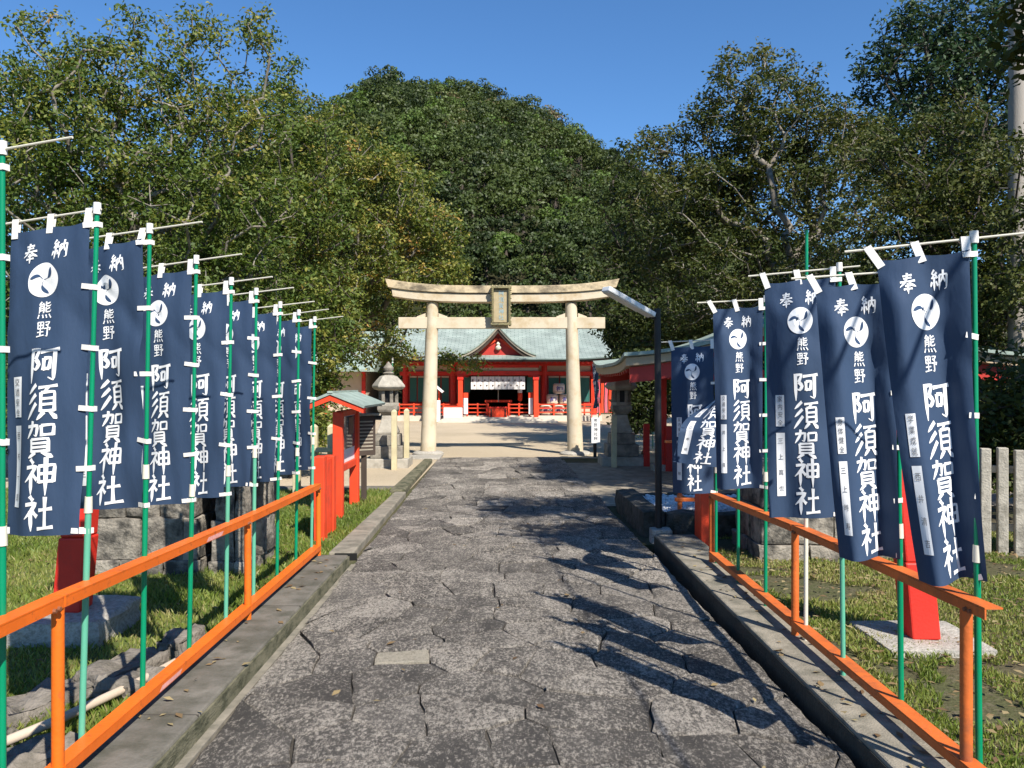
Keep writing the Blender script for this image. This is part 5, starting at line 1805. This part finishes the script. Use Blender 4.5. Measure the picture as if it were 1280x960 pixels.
def srz(y):
    """main roof profile from front eave (y=34.6) to ridge (39.6) and down again"""
    s = 1 - abs(y - 39.6) / 5.0
    return 2.56 + 1.78 * (0.55 * s + 0.45 * s * s)


def sroof(nm, mat, zo, th, x0, x1, y0, y1, parent):
    m = MB()
    nx_, ny_ = 24, 24
    for lay_ in (0, 1):
        b = len(m.v)
        for i in range(nx_ + 1):
            t = i / nx_ * 2 - 1
            x = (x0 + x1) / 2 + (x1 - x0) / 2 * t
            for j in range(ny_ + 1):
                y = y0 + (y1 - y0) * j / ny_
                s = abs(y - 39.6) / 5.0
                m.v.append((x, y, srz(y) + 0.12 * abs(t) ** 5 * s + zo - th * lay_))
        for i in range(nx_):
            for j in range(ny_):
                a_ = b + i * (ny_ + 1) + j
                m.f.append((a_, a_ + ny_ + 1, a_ + ny_ + 2, a_ + 1))
    N_ = (nx_ + 1) * (ny_ + 1)
    for i in range(nx_):
        for j in (0, ny_):
            a_ = i * (ny_ + 1) + j
            m.f.append((a_, a_ + ny_ + 1, a_ + ny_ + 1 + N_, a_ + N_))
    for j in range(ny_):
        for i in (0, nx_):
            a_ = i * (ny_ + 1) + j
            m.f.append((a_, a_ + 1, a_ + 1 + N_, a_ + N_))
    return m.build(nm, mat, parent, smooth=True)


sr = sroof('roof', m_sroof, 0.10, 0.05, XL, XR, 34.6, 44.6, hall)
sroof('eave_layer', m_wood_d, 0.045, 0.08, XL + 0.06, XR - 0.06, 34.66, 44.54, sr)
MB().box(XL + 0.15, XR - 0.15, 39.35, 39.85, srz(39.6) + 0.09, srz(39.6) + 0.32).build('ridge', m_croof, sr, bevel=0.03)
for k in range(44):
    x = XL + 0.25 + (XR - XL - 0.5) * k / 43
    MB().bar((x, 34.72, srz(34.72) - 0.08), (x, 36.6, srz(36.6) - 0.08), 0.06, 0.07).build('rafter', m_red_in, sr)
# small front gable
gw, gz0, gz1 = 1.62, 2.78, 4.02
gp = lambda t: gz0 + (gz1 - gz0) * (0.30 * (1 - abs(t)) + 0.70 * (1 - abs(t)) ** 1.9)


def gab(nm, mat, zo, th, y0, y1, wk, parent):
    m = MB()
    n = 28
    for i in range(n + 1):
        t = i / n * 2 - 1
        for (y, z_) in ((y0, zo), (y1, zo), (y1, zo - th), (y0, zo - th)):
            m.v.append((SC + gw * wk * t, y, gp(t * wk) + z_))
    for i in range(n):
        for k in range(4):
            j = (k + 1) % 4
            m.f.append((i * 4 + k, i * 4 + j, (i + 1) * 4 + j, (i + 1) * 4 + k))
    m.f += [(0, 1, 2, 3), tuple(n * 4 + k for k in range(4))]
    return m.build(nm, mat, parent, smooth=True)


gr = gab('gable_roof', m_croof, 0.10, 0.06, 35.0, 39.2, 1.0, hall)
gab('gable_verge', m_wood_g, 0.035, 0.10, 35.04, 35.5, 0.985, gr)
gab('gable_bargeboard', m_wood_d, -0.07, 0.16, 35.10, 35.2, 0.96, gr)
m = MB()
n = 16
tri = [(SC + gw * 0.9 * (i / n * 2 - 1), gp(0.9 * (i / n * 2 - 1)) - 0.15) for i in range(n + 1)]
m.extrude(tri + [(SC + gw * 0.9, 2.74), (SC - gw * 0.9, 2.74)], 'y', 35.42, 35.5)
m.build('gable_wall', m_red_in, gr)
for s in (-1, 1):
    MB().bar((SC + s * 0.75, 35.38, 3.05), (SC + s * 0.03, 35.38, 3.55), 0.06, 0.10).build('gable_strut', m_verm_o, gr)
MB().lathe((SC, 35.34, 3.05), [(0.02, 0), (0.11, 0.05), (0.13, 0.12), (0.06, 0.2), (0.09, 0.27), (0.03, 0.36)], 12).build('gable_pendant', m_cream, gr, smooth=True)
MB().box(SC - 0.12, SC + 0.12, 34.97, 39.0, gz1 + 0.10, gz1 + 0.24).build('gable_ridge', m_croof, gr, bevel=0.02)
# wall frame
bays = [XL + 0.75, -3.55, SC - 2.05, SC - 1.45, SC + 1.45, SC + 2.05, 3.0, XR - 0.65]
WY = 37.0
for x in bays:
    MB().cyl((x, WY, 0.2), (x, WY, 2.75), 0.13, 0.13, 16).build('pillar', m_verm, hall, smooth=True)
for (z0, z1, yo) in ((1.98, 2.16, 0.10), (2.42, 2.60, 0.14), (0.62, 0.74, 0.08)):
    for (a, b) in (((XL + 0.6), SC - 1.45), (SC + 1.45, XR - 0.5)) if z0 < 1 else ((XL + 0.5, XR - 0.4),):
        MB().box(a, b, WY - yo, WY + yo, z0, z1).build('beam', m_verm, hall, bevel=0.006)
for (a, b) in zip(bays[:-1], bays[1:]):
    if abs((a + b) / 2 - SC) < 0.5: 
        MB().box(a + 0.13, b - 0.13, WY + 0.02, WY + 0.06, 2.162, 2.418).build('transom', m_cream_w, hall)
        continue
    MB().box(a + 0.13, b - 0.13, WY + 0.02, WY + 0.06, 2.162, 2.418).build('transom', m_cream_w, hall)
    wl = MB().box(a + 0.13, b - 0.13, WY + 0.03, WY + 0.07, 0.22, 0.618).build('wall_panel', m_cream_w, hall)
    n = 2 if b - a > 1.0 else 1
    for k in range(n):
        x0 = a + 0.16 + (b - a - 0.32) * k / n + 0.03
        x1 = a + 0.16 + (b - a - 0.32) * (k + 1) / n - 0.03
        sh = MB().box(x0, x1, WY + 0.0, WY + 0.045, 0.80, 1.88).build('shutter', m_shut, hall, bevel=0.004)
        MB().box(x0, x1, WY - 0.02, WY + 0.05, 1.885, 1.955).build('shutter_head', m_cream_w, sh)
        for j in range(7):
            xx = x0 + (x1 - x0) * (j + 0.5) / 7
            MB().box(xx - 0.012, xx + 0.012, WY - 0.014, WY - 0.001, 0.82, 1.86).build('shutter_bar', m_shut, sh)
    MB().box(a + 0.13, b - 0.13, WY + 0.055, WY + 0.09, 0.742, 1.978).build('wall_panel', m_red_in, hall)
# inner room
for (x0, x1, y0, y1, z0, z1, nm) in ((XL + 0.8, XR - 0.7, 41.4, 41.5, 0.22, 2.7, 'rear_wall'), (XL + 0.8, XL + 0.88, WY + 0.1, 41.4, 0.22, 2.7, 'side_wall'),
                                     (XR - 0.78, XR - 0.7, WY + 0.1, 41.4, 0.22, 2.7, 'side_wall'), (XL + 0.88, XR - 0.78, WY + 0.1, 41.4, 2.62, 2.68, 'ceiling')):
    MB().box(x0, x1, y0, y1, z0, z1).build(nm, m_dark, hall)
# porch posts in front, bright in the sun
for s in (-1, 1):
    x = SC + s * 1.62
    MB().box(x - 0.10, x + 0.10, 35.25, 35.45, 0.10, 1.78).build('porch_post', m_verm_o, hall, bevel=0.01)
    MB().box(x - 0.13, x + 0.13, 35.22, 35.48, 1.781, 1.98).build('post_bracket', m_verm, hall, bevel=0.01)
    MB().box(x - 0.22 * s - 0.09, x - 0.22 * s + 0.09, 35.5, 35.56, 0.30, 1.0).build('white_side_board', m_board, hall, bevel=0.006)
    MB().box(x - 0.22 * s - 0.10, x - 0.22 * s + 0.10, 35.49, 35.57, 1.0, 1.22).build('side_board_head', m_verm_o, hall, bevel=0.006)
    MB().box(x - 0.24 * s - 0.13, x - 0.24 * s + 0.13, 36.2, 36.26, 1.23, 1.90).build('side_shutter', m_shut, hall, bevel=0.006)
MB().box(SC - 1.75, SC + 1.75, 35.26, 35.44, 1.985, 2.16).build('porch_beam', m_verm, hall, bevel=0.008)
MB().box(SC - 1.75, SC + 1.75, 35.27, 35.43, 2.30, 2.44).build('porch_beam', m_verm, hall, bevel=0.008)
MB().box(SC - 1.70, SC + 1.70, 35.33, 35.37, 2.162, 2.298).build('porch_panel', m_cream_w, hall)
# curtain of white panels
for k in range(9):
    x0 = SC - 1.17 + 0.26 * k
    cp = MB().grid(lambda u, v: (x0 + 0.24 * u, 35.4 + 0.012 * math.sin(u * 7 + k), 1.92 - 0.55 * v), 5, 3).build('curtain_panel', m_noren, hall, fixn=False)
    for (dx, dz, dr) in ((0.07, -0.16, 0.036), (0.16, -0.38, 0.036)):
        MB().lathe((0, 0, 0), [(dr, 0), (dr, 0.004)], 10).v
        d = MB()
        d.cyl((x0 + dx, 35.384, 1.92 + dz), (x0 + dx, 35.378, 1.92 + dz), dr, dr, 10)
        d.build('curtain_crest', m_spot, cp)
MB().cyl((SC - 1.3, 35.4, 1.935), (SC + 1.3, 35.4, 1.935), 0.012, 0.012, 8).build('curtain_rod', m_wood_d, hall)
# railings each side and across the front
for (a, b, y) in ((XL + 0.6, SC - 1.75, 35.95), (SC + 1.75, XR - 0.5, 35.95), (SC - 1.35, SC - 0.45, 35.9), (SC + 0.45, SC + 1.35, 35.9)):
    n = max(2, int((b - a) / 0.55))
    for z_ in (0.34, 0.52, 0.68):
        MB().box(a, b, y - 0.025, y + 0.025, z_, z_ + 0.05).build('front_rail', m_verm_o, hall, bevel=0.004)
    for k in range(n + 1):
        x = a + (b - a) * k / n
        MB().box(x - 0.035, x + 0.035, y - 0.035, y + 0.035, 0.222, 0.76).build('front_rail_post', m_verm_o, hall, bevel=0.004)

# things set out in front of the hall
ob = thing('offering_box', (SC, 35.35, 0.18), 'red offering box in the middle of the shrine entrance', 'offering box')
MB().box(SC - 0.38, SC + 0.38, 35.2, 35.62, 0.18, 0.56).build('chest', m_verm_o, ob, bevel=0.008)
MB().box(SC - 0.40, SC + 0.40, 35.18, 35.64, 0.562, 0.61).build('rim', m_verm, ob, bevel=0.006)
for k in range(7): MB().box(SC - 0.36 + 0.11 * k, SC - 0.31 + 0.11 * k, 35.21, 35.61, 0.612, 0.632).build('slat', m_verm_o, ob)
for s in (-1, 1): MB().box(SC + s * 0.30 - 0.03, SC + s * 0.30 + 0.03, 35.188, 35.199, 0.20, 0.54).build('strap', m_black, ob)
tb = thing('offering_table', (SC - 0.05, 36.3, 0.22), 'long red table behind the offering box', 'table')
MB().box(SC - 0.6, SC + 0.6, 36.1, 36.5, 0.80, 0.90).build('top', m_verm_o, tb, bevel=0.01)
for s in (-1, 1):
    for y in (36.15, 36.45): MB().box(SC + s * 0.52 - 0.03, SC + s * 0.52 + 0.03, y - 0.03, y + 0.03, 0.22, 0.799).build('leg', m_verm, tb)
bl = thing('bell_rope', (SC, 35.7, 0.9), 'long pale bell rope hanging in the entrance', 'rope')
MB().cyl((SC, 35.7, 0.82), (SC, 35.7, 2.45), 0.022, 0.018, 8).build('rope', m_wood_g, bl, smooth=True)
rl = thing('red_lantern', (SC + 0.95, 36.2, 0.22), 'red and white upright lantern right inside the entrance', 'lantern')
MB().cyl((SC + 0.95, 36.2, 0.22), (SC + 0.95, 36.2, 0.85), 0.03, 0.03, 10).build('stand', m_wood_d, rl)
MB().lathe((SC + 0.95, 36.2, 0), [(0.07, 0.85), (0.10, 0.90), (0.10, 1.18), (0.08, 1.2)], 14).build('red_shade', m_verm_o, rl, smooth=True)
MB().lathe((SC + 0.95, 36.2, 0), [(0.08, 1.202), (0.10, 1.22), (0.10, 1.38), (0.05, 1.46)], 14).build('white_shade', m_board, rl, smooth=True)
m_straw = M('straw_wrap', (0.62, 0.56, 0.48), 0.9, 0.1, 8, 0.3, 60)
m_blue_ink = M('blue_brush_mark', (0.05, 0.05, 0.22), 0.8, 0.1, 8, 0)
m_rope = M('straw_rope', (0.52, 0.42, 0.26), 0.9, 0.15, 20, 0.3, 80)
bx = 1.68
spots = [(0, 0, 'bottom left'), (1, 0, 'bottom middle'), (2, 0, 'bottom right'), (0.5, 1, 'left one of the middle row'), (1.5, 1, 'right one of the middle row'), (1.0, 2, 'topmost')]
for (i, j, w) in spots:
    x, z_ = bx + 0.56 * i, 0.23 + 0.47 * j
    q = thing('sake_barrel', (x, 36.3, z_), 'white straw-wrapped sake barrel with blue marks, ' + w + ' of the stack' if j != 1 else 'white straw-wrapped sake barrel with blue marks, ' + w, 'barrel', 'stacked sake barrels')
    MB().lathe((x, 36.3, z_), [(0.20, 0.0), (0.245, 0.05), (0.262, 0.23), (0.245, 0.40), (0.21, 0.45)], 20).build('barrel_body', m_straw, q, smooth=True)
    for zz in (0.06, 0.37):
        MB().lathe((x, 36.3, z_), [(0.252, zz), (0.27, zz + 0.015), (0.252, zz + 0.035)], 20).build('rope_band', m_rope, q, smooth=True)
    mk = MB()
    for (vs_, fs_) in GLYPH['野'][:6] if False else GLYPH['神'][:6]:
        out = []
        for p in vs_:
            ax_ = (p.x / 100 - 0.5) * 0.30
            out.append((x + 0.272 * math.sin(ax_ / 0.262), 36.3 - 0.276 * math.cos(ax_ / 0.262), z_ + 0.22 - (p.y / 100 - 0.5) * 0.24))
        mk.add(out, fs_)
    mk.build('brush_mark', m_blue_ink, q, fixn=False)
# pink and red streamers on a rack right of the hall
rk = thing('streamer_rack', (3.95, 34.6, 0.0), 'rack of red and pink streamers beside the right gate column', 'rack')
MB().box(3.5, 4.4, 34.58, 34.62, 1.75, 1.80).build('bar', m_verm_o, rk)
for s in (3.5, 4.36): MB().box(s, s + 0.04, 34.58, 34.62, -0.05, 1.749).build('post', m_verm_o, rk)
m_pink = M('pink_cloth', (0.75, 0.12, 0.16), 0.8, 0.15, 10, 0.05, 60)
for k in range(5):
    x0 = 3.58 + 0.16 * k
    MB().grid(lambda u, v: (x0 + 0.11 * u + 0.01 * math.sin(v * 7), 34.56 + 0.012 * math.sin(u * 5 + v * 4), 1.74 - 1.35 * v), 3, 10).build('streamer', m_pink if k % 2 else m_verm_o, rk, fixn=False)
# small white shrine stand left of the hall
ws = thing('white_stand', (-3.1, 35.2, 0.0), 'white roofed stand left of the shrine entrance behind the gate column', 'stand')
MB().box(-3.4, -2.9, 35.1, 35.4, -0.05, 0.9).build('cabinet', m_board, ws, bevel=0.01)
MB().extrude([(-3.55, 1.28), (-3.15, 1.62), (-2.75, 1.28), (-2.80, 1.22), (-3.15, 1.52), (-3.50, 1.22)], 'y', 35.0, 35.5).build('roof', m_board, ws)
for x in (-3.35, -2.95): MB().box(x - 0.03, x + 0.03, 35.22, 35.28, 0.9, 1.36).build('post', m_verm_o, ws)
wb = thing('white_bench', (-2.2, 35.3, 0.0), 'white cloth-covered table left of the entrance', 'table')
MB().box(-2.75, -1.95, 35.15, 35.5, 0.05, 0.62).build('cloth_front', m_board, wb, bevel=0.02)
MB().box(-2.78, -1.92, 35.12, 35.53, 0.621, 0.66).build('top', m_verm_o, wb, bevel=0.01)
# side hall with grey roof behind the left trees
sh_ = thing('side_hall', (-9.0, 38.0, -0.02), 'low side hall with grey roof half hidden by the left trees', 'building')
MB().box(-12.0, -6.4, 37.2, 41.0, -0.05, 2.3).build('wall', m_cream_w, sh_)
MB().extrude([(36.3, 2.25), (39.1, 3.85), (41.9, 2.25), (41.9, 2.15), (36.3, 2.15)], 'x', -12.6, -5.9).build('roof', m_croof, sh_)
MB().box(-12.65, -5.85, 38.9, 39.3, 3.86, 4.08).build('ridge', m_croof, sh_, bevel=0.02)
for x in (-11.9, -10.0, -8.2, -6.5): MB().box(x - 0.08, x + 0.08, 37.05, 37.198, -0.05, 2.2).build('pillar', m_verm, sh_)

# ================================================================ STONE FENCE, right edge
m_fence = M('fence_stone', (0.42, 0.38, 0.31), 0.9, 0.15, 8, 0.4, 60, c2=(0.22, 0.2, 0.16), spot_scale=10, spot_amt=0.4)
fn = thing('stone_fence', (5.2, 7.9, -0.03), 'row of pale stone slab pickets at the right edge of the lawn', 'fence')
for k in range(15):
    x = 4.56 + 0.135 * k
    y = 7.95 - 0.05 * k
    MB().box(x, x + 0.088, y - 0.05, y + 0.05, -0.06, 0.98 + 0.012 * math.sin(k * 2.1), rz=R(-20)).build('picket', m_fence, fn, bevel=0.008)
for z_ in (0.22, 0.78):
    MB().bar((4.5, 8.03, z_), (6.6, 7.26, z_), 0.05, 0.07).build('rail', m_fence, fn, bevel=0.006)

# ================================================================ UTILITY POLE and cable
up = thing('utility_pole', (8.60, 13.9, -0.03), 'grey concrete utility pole at the top right corner', 'utility pole')
m_pole = M('pole_concrete', (0.30, 0.27, 0.235), 0.85, 0.12, 3, 0.15, 60, stretch=(1, 1, 0.2))
MB().cyl((8.60, 13.9, -0.2), (8.60, 13.9, 11.5), 0.155, 0.135, 24).build('shaft', m_pole, up, smooth=True)
for z_ in (7.0, 8.9):
    MB().lathe((8.60, 13.9, z_), [(0.16, 0), (0.165, 0.02), (0.16, 0.05)], 20).build('steel_band', m_lampm, up)
MB().cyl((8.76, 13.82, 6.2), (8.74, 13.82, 11.2), 0.022, 0.022, 8).build('conduit', m_lampm, up)
MB().box(8.36, 8.46, 13.72, 13.84, 7.0, 7.12).build('junction_box', m_board, up)
for k in range(16):
    MB().cyl((8.47 if k % 2 else 8.74, 13.9, 4.5 + 0.4 * k), (8.29 if k % 2 else 8.91, 13.9, 4.5 + 0.4 * k), 0.012, 0.012, 6).build('climbing_rung', m_lampm, up)
# stay rope from the roadside tree down to a peg behind the camera, its shadow crosses the right banners
Aq = Vector((1.62, 3.2, 1.876)); dq = Vector((-0.113, 1, -0.057)); sq_ = Vector((0.53, -0.87, 1.0))
pts = [Aq + sq_ * (1.9 + 0.43 * u) + dq * u for u in np.linspace(-8.3, 6.2, 40)]
m = MB()
for a, b in zip(pts[:-1], pts[1:]): m.cyl(a, b, 0.012, 0.012, 8, cap=False)
tag(m.build('stay_rope', m_black, loc=tuple(pts[0])), 'stay rope running from the roadside tree down past the right banners', 'rope')

# ================================================================ SMALL THINGS ON THE GROUND
m_old = M('old_edge_stone', (0.19, 0.165, 0.135), 0.95, 0.25, 7, 0.8, 40, c2=(0.09, 0.08, 0.06), spot_scale=9, spot_amt=0.5)
es = [(-2.48, 3.50, 0.62, 0.26, 62), (-2.30, 4.05, 0.5, 0.24, 65), (-2.12, 4.52, 0.45, 0.22, 68), (-2.02, 3.42, 0.36, 0.22, 48), (-1.97, 4.30, 0.28, 0.2, 75), (-1.99, 5.0, 0.3, 0.18, 80)]
for k, (x, y, l_, w, a) in enumerate(es):
    m = rough_block(x - l_ / 2, x + l_ / 2, y - w / 2, y + w / 2, -0.10, 0.065 + 0.01 * (k % 3), 0.04, 3, 400 + k, rz=R(a))
    lab = ['old edging stone lying in the grass at the lower left corner', 'old edging stone in the grass, second from the lower left corner', 'old edging stone in the grass, third from the lower left corner',
           'broken stone beside the left kerb, nearest the camera', 'broken stone beside the left kerb between two green poles', 'small broken stone beside the left kerb, farthest from the camera'][k]
    tag(m.build('edging_stone', m_old, loc=(x, y, -0.02), smooth=True), lab, 'stone', 'old edging stones')
m = MB()
pp = [Vector((-2.55, 2.9, 0.02)), Vector((-2.3, 3.3, 0.05)), Vector((-2.05, 3.75, 0.07)), Vector((-1.93, 4.25, 0.05)), Vector((-1.88, 4.9, 0.0))]
for a, b in zip(pp[:-1], pp[1:]): m.cyl(a, b, 0.022, 0.022, 10)
tag(m.build('old_pipe', m_cream_w, loc=tuple(pp[0]), smooth=True), 'pale old pipe lying between the stones by the left kerb', 'pipe')
# fallen leaves, too many to count
fr = np.random.default_rng(9)
n = 2180
x = np.concatenate([fr.uniform(1.85, 5.2, 1500), fr.uniform(-1.75, -1.4, 50), fr.uniform(-6, -1.85, 450), fr.uniform(-1.3, 1.4, 90), fr.uniform(1.52, 1.86, 90)])
y = np.concatenate([fr.uniform(3, 8.4, 1500), fr.uniform(3, 7, 50), fr.uniform(3, 12, 450), fr.uniform(3, 16, 90), fr.uniform(3, 8, 90)])
z0 = np.where((x > 1.5) & (x < 1.87), 0.094, np.where((x < -1.39) & (x > -1.8), 0.112, np.where(np.abs(x) < 1.45, 0.016, 0.012)))
c = np.stack([x, y, z0], 1)
d = unit(n, fr); d[:, 2] *= 0.12; d /= np.linalg.norm(d, axis=1, keepdims=True)
nr = np.tile(np.array([[0, 0, 1.0]]), (n, 1)) + unit(n, fr) * 0.25
nr -= d * (nr * d).sum(1, keepdims=True); nr /= np.linalg.norm(nr, axis=1, keepdims=True)
Lf = fr.uniform(0.03, 0.07, n)
v, q = leaf_quads(c, d, nr, Lf, Lf * 0.5, 0.1)
m_fall = leaf_mat('fallen_leaves', [(0.0, (0.12, 0.07, 0.035)), (0.5, (0.22, 0.15, 0.07)), (1.0, (0.32, 0.26, 0.13))], 0.1, 0.7)
tag(link_mesh('leaf_litter', np_mesh('leaf_litter', v, quads=q, tint=fr.random(n)), m_fall), 'dry fallen leaves scattered on the ground', 'leaves', kind='stuff')
